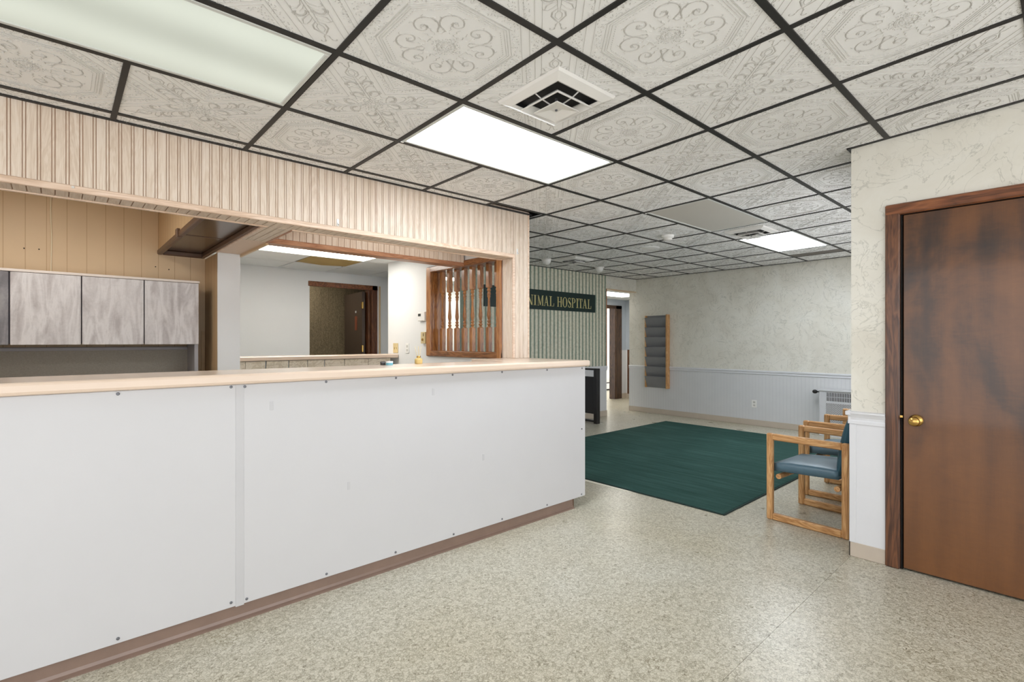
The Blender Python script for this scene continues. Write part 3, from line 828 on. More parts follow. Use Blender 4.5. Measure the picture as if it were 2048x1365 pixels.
MB().box(9.36, 6.872, 0, 9.58, 6.895, 2.11, .006).box(9.33, 6.88, 0, 9.362, 7.04, 2.05, .004).build('casing', M['hall_trim'], d3)
MB().box(8.35, 6.872, 2.03, 9.58, 6.895, 2.11, .006).build('head_casing', M['hall_trim'], d3)
MB().box(8.35, 6.872, 0, 8.50, 6.895, 2.11, .006).build('casing', M['hall_trim'], d3)
MB().box(9.322, 6.90, .98, 9.332, 6.96, 1.06, .002).build('strike_plate', M['hall_trim'], d3)
# bright room behind that door
struct('wall_bright_room', MB().box(8.0, 8.30, 0, 12.4, 8.42, 2.5), M['white_room'])
struct('wall_bright_right', MB().box(12.3, 7.0, 0, 12.4, 8.3, 2.5), M['white_room'])
struct('ceiling_bright_room', MB().box(8.0, 7.02, 2.4, 12.4, 8.3, 2.42), M['backtile'])
h = thing('baseboard_heater', 'white baseboard heater along the wall of the bright room past the hall', 'heater', (10.6, 8.24, 0))
MB().box(9.2, 8.23, .035, 12.2, 8.295, .185, .008).build('cover', M['metal_white'], h)
MB().box(9.2, 8.235, .185, 12.2, 8.292, .203).build('outlet_slot', M['gap'], h)
MB().box(9.2, 8.24, 0, 12.2, 8.29, .035).build('inlet_slot', M['gap'], h)

# ------------------------------------------------------------------ door wall on the right
struct('wall_right', MB().box(XD, .70, 0, XD + .12, YC, 2.52).box(XD, -2.5, 0, XD + .12, -.24, 2.52).box(XD, -.24, 2.06, XD + .12, .70, 2.52), M['wallpaper'])
struct('wall_closet', MB().box(XD + .12, YC - .12, 0, XF, YC, .85).box(XD + .12, YC - .12, 2.15, XF, YC, 2.52).box(XD + .12, YC - .12, .85, 4.1, YC, 2.15).box(7.7, YC - .12, .85, XF, YC, 2.15), M['wallpaper'])
f3 = MB()
for x in (4.1, 5.28, 6.46, 7.66): f3.box(x, .80, .85, x + .04, .86, 2.15)
f3.box(4.1, .80, .85, 7.7, .86, .89).box(4.1, .80, 2.11, 7.7, .86, 2.15)
struct('window_added', f3, M['metal_white'])  # added unseen window, lets daylight on to the far wall and ceiling
wl = empty('wall_right_wainscot', (XD, .81, 0), kind='structure')
MB().box(XD - .008, .728, .088, XD, .884, .8075).build('panel', M['wainscot'], wl)
MB().box(XD - .013, .872, .088, XD + .002, YC + .007, .807, .002).build('corner_strip', M['wainscot'], wl)
MB().box(XD + .003, YC, .088, 8.0, YC + .006, .807).build('panel', M['wainscot'], wl)
prof = [(XD, .808), (XD - .014, .808), (XD - .014, .826), (XD - .010, .832), (XD - .012, .846), (XD - .020, .862), (XD - .026, .872), (XD - .026, .880), (XD, .884)]
struct('trim_9', MB().prism(prof, 1, .726, YC + .014).box(XD - .013, YC + .001, .809, 8.0, YC + .013, .862).box(XD - .027, YC - .001, .858, 8.0, YC + .026, .8845, .004), M['wainscot'])
struct('baseboard_right', MB().box(XD - .010, .726, 0, XD, YC + .010, .09, .003).box(XD - .010, YC, 0, 8.0, YC + .010, .09, .003), M['base_vinyl'])
d1 = empty('door_1', (XD, .25, 0), kind='structure')
MB().box(XD - .004, -.165, .012, XD + .036, .643, 2.030, .002).build('door_leaf', M['door'], d1)
MB().box(XD - .020, .658, 0, XD + .012, .727, 2.098, .006).build('casing', M['door_trim'], d1)
MB().box(XD - .020, -.25, 0, XD + .012, -.18, 2.098, .006).build('casing', M['door_trim'], d1)
MB().box(XD - .0205, -.25, 2.036, XD + .012, .727, 2.0985, .006).build('head_casing', M['door_trim_y'], d1)
MB().box(XD + .004, -.20, 0, XD + .08, -.165, 2.06).box(XD + .004, .649, 0, XD + .08, .70, 2.06).box(XD + .004, -.2, 2.034, XD + .08, .70, 2.06).build('jamb', M['gap'], d1)
kn = MB().lathe([(.033, 0), (.033, -.006), (.018, -.010), (.011, -.016), (.011, -.034), (.020, -.042), (.026, -.052), (.027, -.060), (.023, -.068), (.012, -.073), (.003, -.074)], .586, .862, XD - .004, 0, 20)
kn.build('knob', M['brass'], d1)
MB().box(XD + .050, -.25, 0, XD + .070, .72, 2.10).build('backing', M['gap'], d1)  # added dark board, keeps sky light out of the door gap
MB().box(XD - .012, .645, .872, XD + .004, .659, .884).build('strike_tongue', M['brass'], d1)

# front and left walls with the shop windows that light the room (behind and beside the camera)
def win_wall(name, ax, p, a0, a1, o0, o1, z0, z1):
    m = MB(); t_ = .12
    def b(u0, u1, q0, q1):
        if ax == 0: m.box(u0, p - t_, q0, u1, p, q1)
        else: m.box(p - t_, u0, q0, p, u1, q1)
    b(a0, o0, 0, 2.55); b(o1, a1, 0, 2.55); b(o0, o1, 0, z0); b(o0, o1, z1, 2.55)
    return struct(name, m, M['wallpaper'])
win_wall('wall_front', 0, -2.4, -2.52, XD + .12, -1.8, 3.3, .08, 2.42)
win_wall('wall_left', 1, -2.4, -2.52, 3.0, -1.7, 2.1, .08, 2.42)
f1 = MB()
for x in (-1.8, -.12, 1.56, 3.26): f1.box(x, -2.5, .08, x + .04, -2.44, 2.42)
f1.box(-1.8, -2.5, .08, 3.3, -2.44, .12).box(-1.8, -2.5, 2.38, 3.3, -2.44, 2.42)
struct('window_1', f1, M['metal_white'])
f2 = MB()
for y in (-1.7, .18, 2.06): f2.box(-2.5, y, .08, -2.44, y + .04, 2.42)
f2.box(-2.5, -1.7, .08, -2.44, 2.1, .12).box(-2.5, -1.7, 2.38, -2.44, 2.1, 2.42)
struct('window_2', f2, M['metal_white'])
struct('wall_left_rear', MB().box(-1.4, 2.95, 0, -2.52, 3.05, 2.55), M['wallpaper'])

# ------------------------------------------------------------------ door in the back room
d2 = empty('door_2', (3.0, 6.85, 0), kind='structure')
MB().box(2.482, 6.785, 2.045, 3.48, 6.83, 2.112, .004).build('head_casing', M['door_trim_y'], d2)
MB().box(3.395, 6.785, 0, 3.475, 6.83, 2.112, .004).build('casing', M['door_trim'], d2)
MB().box(3.36, 6.84, 0, 3.40, 6.95, 2.05, .004).build('jamb', M['door_trim'], d2)
leaf = MB()
ca, sa = math.cos(math.radians(84)), math.sin(math.radians(84))
def lf(u, v, z): return (3.335 + u * ca - v * sa, 6.90 + u * sa + v * ca, z)
lb = MB().box(0, 0, .01, .80, .04, 2.03); lb.warp(lambda p: lf(*p)); lb.build('door_leaf', M['door_dark'], d2)
pq = MB().box(.22, .039, 1.47, .30, .046, 1.68); pq.warp(lambda p: lf(*p)); pq.build('plaque', M['plaque'], d2)
hk = MB().box(.25, .039, 1.73, .275, .05, 1.76); hk.warp(lambda p: lf(*p)); hk.build('hook', M['metal_white'], d2)
for z in (1.78, 1.15):
    hg = MB().box(-.012, .025, z, .035, .046, z + .10, .003); hg.warp(lambda p: lf(*p)); hg.build('hinge', M['brass'], d2)
struct('wall_corridor', MB().box(1.6, 7.90, 0, 4.6, 8.0, 2.5).box(1.7, 6.92, 0, 1.8, 7.90, 2.5).box(4.4, 7.02, 0, 4.5, 7.90, 2.5).box(1.7, 6.92, 2.4, 4.5, 7.90, 2.5), M['rust_paper'])

# ------------------------------------------------------------------ reception counter
ct = thing('reception_counter', 'long white panelled reception counter with taupe kick base', 'counter', (1.2, 2.62, 0))
MB().box(-1.6, 2.615, .085, 3.10, 2.92, 1.106).build('carcass', M['batten'], ct)
MB().box(-1.6, 2.632, 0, 3.005, 2.90, .085).build('plinth', M['kick'], ct)
# vinyl cove: face with a small toe sweeping out on to the floor
cove = [(2.634, .088), (2.624, .088), (2.623, .022), (2.618, .010), (2.606, .004), (2.600, .003), (2.600, .0), (2.634, .0)]
MB().prism(cove, 0, -1.6, 3.010).build('kick_base', M['kick'], ct)
MB().box(3.004, 2.622, 0, 3.024, 2.90, .086, .004).build('kick_end_cap', M['hood_trim'], ct)
scr = [(.184, 1.095), (1.039, 1.098), (1.444, 1.098), (1.839, 1.098), (2.249, 1.098), (2.689, 1.096), (3.087, 1.094), (3.083, .615)]
SC = MB().lathe([(.0065, 0), (.006, -.0025), (.003, -.003)], 0, 0, 0, 1, 10).mesh('screw', M['screw'])
def screw(par, x, z):
    child('screw', SC, par, (x, 2.5945, z))
pl = MB().box(-1.6, 2.595, .080, .616, 2.615, 1.107, .0015).build('front_panel', M['panel_white'], ct)
pr = MB().box(.651, 2.595, .080, 3.126, 2.615, 1.107, .0015).build('front_panel', M['panel_white'], ct)
MB().box(.6155, 2.5965, .074, .6515, 2.614, 1.1075, .001).build('batten', M['batten'], ct)
MB().box(3.098, 2.615, .080, 3.126, 2.92, 1.107, .0015).build('end_panel', M['panel_white'], ct)
for x, z in scr: screw(pl if x < .62 else pr, x, z)
for x in (.596, .184, -.22, -.63): screw(pl, x, .100 if x != .596 else .103); screw(pl, x, 1.098) if x != .184 else None
for x in (.662, 1.041, 1.441, 1.847, 2.249, 2.689, 3.080): screw(pr, x, .098)
screw(pr, .654, 1.096)
# old hole plugs, painted over
for x, z in ((.772, .996), (1.698, 1.002), (1.163, .534), (2.088, .544)):
    MB().box(x - .008, 2.5935, z - .021, x + .008, 2.596, z + .021, .0008).build('filled_slot', M['batten'], pr)
wt = empty('worktop', (1.2, 2.8, 1.11))
tag(wt, 'beige laminate worktop with rounded edge lying on the white reception counter', 'worktop')
edge = [(2.60, 1.109), (2.578, 1.109), (2.571, 1.113), (2.569, 1.122), (2.569, 1.146), (2.572, 1.153), (2.580, 1.157), (2.60, 1.157)]
MB().prism(edge, 0, -1.62, 3.152).build('front_edge', M['worktop'], wt)
MB().box(-1.62, 2.598, 1.109, 3.152, 2.99, 1.157, .002).build('top', M['worktop'], wt)
MB().box(2.62, 2.985, 1.109, 3.165, 3.42, 1.157, .002).build('return_top', M['worktop'], wt)

# things on the worktop
df = thing('reed_diffuser', 'small amber reed diffuser bottle with sticks on the worktop by the spindle screen', 'diffuser', (1.80, 2.93, 1.157))
MB().lathe([(.0, 0), (.024, 0), (.026, .004), (.026, .030), (.022, .036), (.012, .040), (.012, .046)], 1.80, 2.93, 1.157, 2, 14).build('bottle', M['glass_amber'], df)
MB().lathe([(.014, 0), (.0145, .006), (.011, .010)], 1.80, 2.93, 1.200, 2, 12).build('collar', M['brass'], df)
for k, (dx, dy) in enumerate(((-.022, .01), (-.008, -.012), (.006, .014), (.016, -.006))):
    MB().tube([(1.80 + dx * .2, 2.93 + dy * .2, 1.17), (1.80 + dx, 2.93 + dy, 1.275)], .0014, 5).build('reed', M['reed'], df)
bj = thing('tin', 'small round pale blue tin on the worktop below the ledge', 'tin', (1.568, 2.90, 1.157))
MB().lathe([(.021, 0), (.022, .002), (.022, .016)], 1.568, 2.90, 1.157, 2, 16).build('body', M['blue_jar'], bj)
MB().lathe([(.023, 0), (.023, .008), (.020, .010)], 1.568, 2.90, 1.172, 2, 16).build('lid', M['clear'], bj)
kb = thing('small_box', 'tiny black box on the worktop left of the blue tin', 'box', (1.537, 2.925, 1.157))
MB().box(1.522, 2.912, 1.157, 1.548, 2.936, 1.180, .002).build('body', M['black'], kb)
MB().box(1.521, 2.911, 1.172, 1.549, 2.937, 1.175).build('band', M['pocket'], kb)

# ------------------------------------------------------------------ spindle screen
sp = thing('spindle_screen', 'brown stained wooden spindle screen set in the wall beside the counter opening', 'screen', (2.97, 4.03, 1.15))
Y0, Y1 = 3.425, 4.650
MB().box(2.948, Y0, 1.148, 2.972, Y1, 1.208, .007).build('bottom_rail', M['spindle_y'], sp)
MB().box(2.948, Y0, 2.040, 2.972, Y1, 2.100, .007).build('top_rail', M['spindle_y'], sp)
MB().box(2.947, Y0, 1.149, 2.9725, 3.488, 2.099, .007).build('stile', M['spindle'], sp)
MB().box(2.947, 4.562, 1.149, 2.9725, Y1, 2.099, .007).build('stile', M['spindle'], sp)
MB().box(2.970, 4.560, 1.19, 3.142, 4.600, 2.065).build('jamb_board', M['spindle'], sp)
MB().box(2.970, 3.466, 1.19, 3.142, 3.49, 2.065).build('jamb_board', M['spindle'], sp)
MB().box(2.970, 3.466, 1.175, 3.142, 4.60, 1.206).build('sill_board', M['spindle_y'], sp)
MB().box(2.970, 3.466, 2.043, 3.142, 4.60, 2.075).build('head_board', M['spindle_y'], sp)
sq = .0225
turn = [(.021, 0), (.021, .004), (.013, .010), (.012, .018), (.019, .026), (.020, .034), (.013, .042), (.012, .050), (.018, .056), (.018, .062), (.012, .070), (.0115, .076),
        (.014, .085), (.019, .110), (.0195, .125), (.017, .150), (.0125, .215), (.0110, .265), (.0115, .285), (.016, .290), (.016, .298), (.012, .304), (.0175, .312), (.0185, .322), (.013, .332),
        (.0125, .342), (.019, .350), (.020, .358), (.014, .366), (.014, .372), (.021, .380)]
y0s, cxs = 4.492, 3.056
spm = MB()
spm.box(cxs - sq, -sq, 1.206, cxs + sq, sq, 1.440, .002)
spm.lathe(turn, cxs, 0, 1.440, 2, 14)
spm.box(cxs - sq, -sq, 1.820, cxs + sq, sq, 2.043, .002)
SPM = spm.mesh('spindle', M['spindle'], (0, 0, 0))
for y in (4.492, 4.362, 4.232, 4.102, 3.972, 3.844, 3.716, 3.588):
    child('spindle', SPM, sp, (0, y, 0))

# wall devices on the white divider wall (x = 2.972, facing the counter)
def plate(name, label, cat, y, z, wy, hz, mat, dep=.007, grp=None):
    o = thing(name, label, cat, (2.972, y, z))
    MB().box(2.972 - dep, y - wy / 2, z - hz / 2, 2.9715, y + wy / 2, z + hz / 2, .003).build('cover_plate', mat, o); return o
o = plate('light_switch', 'ivory double switch plate on white wall just above the ledge', 'switch', 5.342, 1.227, .115, .115, M['ivory'])
for dy in (-.023, .023): MB().box(2.955, 5.342 + dy - .006, 1.217, 2.966, 5.342 + dy + .006, 1.240, .001).build('toggle', M['ivory'], o)
o = plate('wall_outlet', 'cream outlet plate on white wall between ivory switch and diffuser', 'outlet', 5.073, 1.227, .072, .115, M['plastic_white'])
for dz in (-.022, .022): MB().box(2.9625, 5.073 - .016, 1.227 + dz - .014, 2.9655, 5.073 + .016, 1.227 + dz + .014, .001).build('socket', M['tile_relief'], o)
o = plate('fan_control', 'ivory boxy control under the thermostat beside the spindle screen', 'switch', 4.705, 1.345, .085, .125, M['ivory'], .03)
MB().cyl(4.705, 1.325, 2.934, 2.943, .014, 0, 12).build('dial', M['brass'], o)
MB().box(2.938, 4.690, 1.36, 2.9425, 4.694, 1.395).build('slider', M['hood_trim'], o)
o = thing('thermostat', 'white wall thermostat with grey display beside the spindle screen', 'thermostat', (2.972, 4.735, 1.575))
MB().box(2.942, 4.672, 1.528, 2.9715, 4.815, 1.628, .006).build('body', M['plastic_white'], o)
MB().box(2.9405, 4.745, 1.580, 2.9425, 4.800, 1.608).build('display', M['screen_dark'], o)

# ------------------------------------------------------------------ hutch cabinet in the alcove
hc = thing('wall_hutch', 'grey overhead hutch cabinet with swipe-marked doors in the tan alcove', 'cabinet', (0, 5.0, 0))
MB().box(-1.0, 4.86, 1.29, .872, 5.197, 1.785).build('body', M['cab_edge'], hc)
MB().box(-1.0, 4.842, 1.787, .880, 5.197, 1.806, .003).build('top', M['cab_top'], hc)
MB().box(.846, 4.862, .0, .872, 5.197, 1.29).build('side_panel', M['cab_frame'], hc)
MB().box(-1.0, 4.862, .0, -.974, 5.197, 1.29).build('side_panel', M['cab_frame'], hc)
MB().box(-.974, 5.170, .76, .846, 5.197, 1.235).build('tack_board', M['tackboard'], hc)
MB().box(-.974, 5.155, 1.235, .846, 5.197, 1.262, .004).build('light_rail', M['cab_frame'], hc)
MB().box(-.974, 4.86, .72, .846, 5.17, .76, .004).build('desk_top', M['cab_top'], hc)
for k, (a, b) in enumerate(((-.97, -.613), (-.609, -.245), (-.237, .130), (.137, .502), (.509, .872))):
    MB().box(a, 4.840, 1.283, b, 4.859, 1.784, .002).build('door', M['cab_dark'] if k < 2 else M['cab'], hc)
MB().tube([(-.033, 5.194, 2.47), (-.036, 5.194, 2.3), (-.030, 5.193, 2.1), (-.034, 5.194, 1.81)], .004, 6).build('cord', M['cord'])
tag(bpy.data.objects['cord'], 'cream cable running down the tan panelling behind the hutch cabinet', 'cable')
for k, (x, z) in enumerate(((-.181, 1.998), (-.1, 2.0), (.62, 1.94), (.715, 1.925))):
    m = MB().cyl(x, z, 5.196, 5.2005, .0045, 1, 8).build('screw_hole', M['gap'], bpy.data.objects['wall_alcove'])

# ------------------------------------------------------------------ adhesive hooks and pin on the header
def hook(x, z, label):
    o = thing('adhesive_hook', label, 'hook', (x, YS, z), 'clear hooks on the planked header')
    MB().box(x - .008, YS - .004, z - .026, x + .008, YS, z + .022, .002).build('base', M['clear'], o)
    MB().tube([(x, YS - .004, z - .004), (x, YS - .010, z - .016), (x, YS - .016, z - .022), (x, YS - .020, z - .014)], .0028, 6).build('hook', M['clear'], o)
hook(1.387, 2.100, 'clear adhesive hook on the planked header above the opening to the back room')
hook(3.010, 2.100, 'clear adhesive hook at the top of the planked pillar')
o = MB().lathe([(.007, 0), (.006, -.006), (.002, -.009)], .058, 2.061, YS - .008, 1, 10).build('push_pin', M['plastic_white'])
tag(o, 'white push pin in the trim at the left of the planked header', 'pin')

# ------------------------------------------------------------------ ceiling lights
def troffer(i, label, lens):
    x0, y0 = GX + T * i + .014, GY + T + .016; x1, y1 = x0 + 2 * T - .028, y0 + T - .032
    o = thing('ceiling_light', label, 'ceiling light', ((x0 + x1) / 2, (y0 + y1) / 2, 2.46), 'fluorescent panels in the tiled ceiling')
    f = .020
    fr = MB()
    for b in ((x0, y0, x1, y0 + f), (x0, y1 - f, x1, y1), (x0, y0 + f, x0 + f, y1 - f), (x1 - f, y0 + f, x1, y1 - f)):
        fr.box(b[0], b[1], 2.456, b[2], b[3], 2.470, .003)
    fr.warp(sag).build('frame', M['lens_frame'], o)
    MB().box(x0 + f, y0 + f, 2.4605, x1 - f, y1 - f, 2.463).warp(sag).build('lens', lens, o)
    MB().box(x0, y0, 2.475, x1, y1, 2.575).warp(sag).build('housing', M['metal_white'], o)
    lt = MB(); lt.box(x0 - .004, y1 - .002, 2.452, x0 + .012, y1 + .006, 2.458).warp(sag).build('latch', M['metal_white'], o)
    return o
troffer(-2, 'pale greenish weakly glowing fluorescent panel before the left end of the planked header', M['lens_dim'])
troffer(1, 'brightly lit fluorescent panel next to the nearest air diffuser', M['lens_lit'])
troffer(5, 'unlit grey fluorescent panel between the two lit ones', M['lens_off'])
troffer(8, 'brightly lit fluorescent panel near the far wallpapered wall', M['lens_lit'])
def flat_light(x0, y0, x1, y1, z, label, mat):
    o = thing('ceiling_light', label, 'ceiling light', ((x0 + x1) / 2, (y0 + y1) / 2, z))
    fr = MB()
    for b in ((x0, y0, x1, y0 + .02), (x0, y1 - .02, x1, y1), (x0, y0 + .02, x0 + .02, y1 - .02), (x1 - .02, y0 + .02, x1, y1 - .02)):
        fr.box(b[0], b[1], z - .006, b[2], b[3], z + .01, .002)
    fr.build('frame', M['lens_frame'], o)
    MB().box(x0 + .02, y0 + .02, z - .001, x1 - .02, y1 - .02, z + .002).build('lens', mat, o)
flat_light(xb - T + .004, yb - 2 * T + .004, xb + T - .004, yb - T - .004, ZB, 'lit fluorescent panel in the back room behind the counter', M['lens_back'])
flat_light(3.955, 5.865, 5.145, 6.465, ZB, 'lit hall ceiling panel glimpsed through the spindle screen', M['lens_back'])
flat_light(7.705, 5.865, 8.995, 6.465, ZB, 'lit hall ceiling panel seen through the opening beside the striped wall', M['lens_back'])
lamp((10.2, 7.6, 2.38), 1.2, 60, (1, .97, .92))  # added unseen light, brightens the room past the hall
lamp((-.3, 4.0, 2.45), .6, 11, (1, .97, .92))  # added unseen light, lifts the dim alcove
lamp((2.6, 7.4, 2.38), .5, 7, (1, .95, .85))  # added unseen light for the corridor behind the back room
lamp((2.05, 3.70, 2.45), 1.2, 3, (1, .97, .92), sy=.3)  # added unseen light in the recess, brightens the rear header

# ------------------------------------------------------------------ air diffusers
def diffuser(cx_, cy2, label):
    o = thing('air_diffuser', label, 'air vent', (cx_, cy2, 2.46), 'square white air diffusers')
    def ring(mb, r0, z0, r1, z1):
        """sloped square ring from half-size r0 at z0 to r1 at z1"""
        q = lambda r, z: [(cx_ - r, cy2 - r, z), (cx_ + r, cy2 - r, z), (cx_ + r, cy2 + r, z), (cx_ - r, cy2 + r, z)]
        a, b = q(r0, z0), q(r1, z1)
        a2, b2 = q(r0, z0 + .004), q(r1, z1 + .004)
        F = []
        for k in range(4):
            n = (k + 1) % 4; F += [(k, 4 + k, 4 + n, n), (8 + k, 8 + n, 12 + n, 12 + k), (k, n, 8 + n, 8 + k), (4 + k, 12 + k, 12 + n, 4 + n)]
        mb.add(a + b + a2 + b2, F)
    z = 2.458
    m = MB(); ring(m, .196, z, .190, z - .010); ring(m, .190, z - .010, .152, z - .026); ring(m, .152, z - .026, .138, z - .019)
    m.warp(sag).build('outer_frame', M['metal_white'], o)
    m = MB(); ring(m, .120, z - .048, .114, z - .049); ring(m, .114, z - .049, .090, z - .022)
    m.warp(sag).build('middle_cone', M['metal_white'], o)
    m = MB(); ring(m, .076, z - .064, .070, z - .064); ring(m, .070, z - .064, .020, z - .050); m.add([(cx_ - .022, cy2 - .022, z - .050), (cx_ + .022, cy2 - .022, z - .050), (cx_ + .022, cy2 + .022, z - .050), (cx_ - .022, cy2 + .022, z - .050)], [(0, 3, 2, 1)])
    m.warp(sag).build('inner_cone', M['metal_white'], o)
    m = MB()
    for dx, dy in ((1, 0), (-1, 0), (0, 1), (0, -1)):
        m.tube([(cx_ + dx * .138, cy2 + dy * .138, z - .018), (cx_ + dx * .10, cy2 + dy * .10, z - .030), (cx_ + dx * .03, cy2 + dy * .03, z - .040)], .0035, 5)
    m.warp(sag).build('spider_arms', M['metal_white'], o)
    MB().cyl(cx_, cy2, z - .056, z + .004, .006, 2, 8).warp(sag).build('stem', M['screw'], o)
    m = MB().box(cx_ - .142, cy2 - .142, z + .0030, cx_ + .142, cy2 + .142, z + .0036)
    for q in ((-.142, -.142, -.137, .142), (.137, -.142, .142, .142), (-.142, -.142, .142, -.137), (-.142, .137, .142, .142)): m.box(cx_ + q[0], cy2 + q[1], z - .017, cx_ + q[2], cy2 + q[3], z + .003)
    m.warp(sag).build('duct_throat', M['duct'], o)
    return o
diffuser(GX + 1.5 * T + .018, GY + .5 * T, 'square white air diffuser beside the nearest lit ceiling panel')
diffuser(GX + 7.5 * T, GY + 1.5 * T, 'square air diffuser between the unlit panel and far lit panel')
diffuser(GX + 7.5 * T, GY + 5.5 * T, 'square air diffuser in the ceiling above the hospital sign')

# ------------------------------------------------------------------ small ceiling devices
def at(x, y): return zc(x, y)
o = thing('smoke_detector', 'round white smoke detector on the ceiling left of the unlit panel', 'smoke detector', (4.90, 2.92, 2.44))
z = at(4.90, 2.92)
MB().lathe([(.066, 0), (.066, -.008), (.062, -.026), (.050, -.032)], 4.90, 2.92, z + .001, 2, 24).build('base', M['plastic_white'], o)
MB().lathe([(.046, 0), (.046, -.014), (.034, -.022), (.010, -.024)], 4.90, 2.92, z - .031, 2, 20).build('sensor', M['metal_white'], o)
o = thing('ceiling_speaker', 'flat round white ceiling disc between smoke detector and far diffuser', 'speaker', (5.40, 3.47, 2.44))
z = at(5.40, 3.47)
MB().lathe([(.125, 0), (.125, -.004), (.112, -.010), (.100, -.006)], 5.40, 3.47, z + .001, 2, 28).build('rim', M['tile'], o)
MB().lathe([(.098, 0), (.060, -.012), (.020, -.016)], 5.40, 3.47, z - .003, 2, 28).build('cone_cover', M['metal_white'], o)
def dome(x, y, label):
    z = at(x, y); o = thing('dome_light', label, 'spotlight', (x, y, 2.44), 'small dome lights before the striped wall')
    MB().lathe([(.078, 0), (.078, -.008), (.066, -.012)], x, y, z + .001, 2, 22).build('trim_ring', M['metal_white'], o)
    MB().lathe([(.062, 0), (.060, -.022), (.048, -.046), (.030, -.060), (.006, -.064)], x, y, z - .010, 2, 22).build('dome', M['plastic_white'], o)
dome(5.07, 4.90, 'white dome light on the ceiling nearest the planked pillar')
dome(6.27, 4.92, 'white dome light on the ceiling beyond the far air diffuser')

# ------------------------------------------------------------------ hospital sign
sg = thing('hospital_sign', 'dark green sign board with gold serif lettering on the striped wall', 'sign', (5.6, YW, 1.79))
MB().box(4.385, YW - .018, 1.793, 6.812, YW, 2.094, .002).build('board', M['sign_green'], sg)
st_, th_, sf = .17, .055, .05
def R(x0, y0, x1, y1): return [(x0, y0), (x1, y0), (x1, y1), (x0, y1)]
def serif(x, y, w_): return R(x - w_ / 2, y, x + w_ / 2, y + sf)
def ring_quads(cx_, cy2, rx, ry, wt, wn, n=20, a0=0, a1=2 * PI):
    out = []
    for k in range(n):
        p = []
        for a in (a0 + (a1 - a0) * k / n, a0 + (a1 - a0) * (k + 1) / n):
            w_ = wn + (wt - wn) * abs(math.cos(a)) ** 1.3
            p.append(((cx_ + rx * math.cos(a), cy2 + ry * math.sin(a)), (cx_ + (rx - w_) * math.cos(a), cy2 + (ry - wn * 1.1) * math.sin(a))))
        out.append([p[0][0], p[1][0], p[1][1], p[0][1]])
    return out
def sl(xa, ya, xb_, yb_, w_): return [(xa - w_ / 2, ya), (xa + w_ / 2, ya), (xb_ + w_ / 2, yb_), (xb_ - w_ / 2, yb_)]
def path_quads(pts):
    out = []
    for (x0, y0, w0), (x1, y1, w1) in zip(pts, pts[1:]):
        dx, dy = x1 - x0, y1 - y0; L = math.hypot(dx, dy); nx, ny = -dy / L, dx / L
        out.append([(x0 + nx * w0 / 2, y0 + ny * w0 / 2), (x1 + nx * w1 / 2, y1 + ny * w1 / 2), (x1 - nx * w1 / 2, y1 - ny * w1 / 2), (x0 - nx * w0 / 2, y0 - ny * w0 / 2)])
    return out
G = {   # every glyph drawn in a unit box
 'A': [sl(.14, 0, .50, 1, th_ * 1.3), sl(.80, 0, .50, 1, .20), R(.24, .33, .70, .38), serif(.14, 0, .28), serif(.82, 0, .34)],
 'N': [R(.12, 0, .18, 1), R(.80, 0, .86, 1), sl(.80, 0, .16, 1, .19), serif(.15, 0, .28), serif(.14, .95, .30), serif(.83, .95, .30)],
 'I': [R(.30, 0, .70, 1), serif(.5, 0, .9), serif(.5, .95, .9)],
 'M': [R(.10, 0, .15, 1), R(.78, 0, .92, 1), sl(.48, .04, .14, 1, .14), sl(.48, .04, .80, 1, .05), serif(.125, 0, .24), serif(.85, 0, .30), serif(.12, .95, .22), serif(.86, .95, .26)],
 'L': [R(.18, 0, .38, 1), serif(.28, .95, .5), serif(.28, 0, .5), R(.18, 0, .92, .05), sl(.90, 0, .94, .30, .07)],
 'H': [R(.10, 0, .28, 1), R(.72, 0, .90, 1), R(.2, .48, .8, .53), serif(.19, 0, .36), serif(.81, 0, .36), serif(.19, .95, .36), serif(.81, .95, .36)],
 'O': ring_quads(.5, .5, .48, .52, .21, .05),
 'S': path_quads([(.82, .72, .03), (.84, .97, .06), (.82, .78, .03)]) + path_quads([(.83, .76, .04), (.72, .93, .05), (.50, .98, .06), (.26, .92, .10), (.16, .77, .17), (.24, .63, .19), (.50, .51, .21), (.76, .38, .20), (.85, .24, .17), (.76, .08, .11), (.52, .02, .06), (.28, .06, .05), (.14, .26, .04)]) + path_quads([(.15, .28, .03), (.13, .03, .06)]),
 'P': [R(.16, 0, .34, 1), serif(.25, 0, .46), R(.04, .95, .5, 1)] + [[(p[0], p[1]) for p in q] for q in ring_quads(.46, .735, .44, .265, .19, .05, 12, -PI / 2, PI / 2)],
 'T': [R(.40, 0, .60, 1), serif(.5, 0, .5), R(.04, .95, .96, 1), sl(.05, .72, .08, 1, .05), sl(.95, .72, .92, 1, .05)],
}
def sxp(px):   # sign letters were measured on the photograph; back on the board's plane
    r = (px - 1024) / FPX; fx, fy, rx, ry = math.cos(TH), math.sin(TH), math.sin(TH), -math.cos(TH)
    return (YW - .018) / (fy + r * ry) * (fx + r * rx)
row = [('A', 1040.5, 1052.5), ('N', 1053.5, 1066.4), ('I', 1067.3, 1072.8), ('M', 1074.8, 1087), ('A', 1087.9, 1097.3), ('L', 1098.4, 1108.2),
       ('H', 1114.2, 1124), ('O', 1124.8, 1134.6), ('S', 1135.6, 1142.5), ('P', 1142.9, 1151.4), ('I', 1152.1, 1157), ('T', 1156.9, 1165.4), ('A', 1165.2, 1173.8), ('L', 1174.9, 1182.4)]
for chx, a, b in row:
    xa, xb2 = sxp(a), sxp(b); m = MB()
    for q in G[chx]:
        P = [(xa + p[0] * (xb2 - xa), 1.852 + p[1] * .156) for p in q]
        m.prism(P, 1, YW - .0205, YW - .0175)
    m.build('letter', M['gold'], sg)

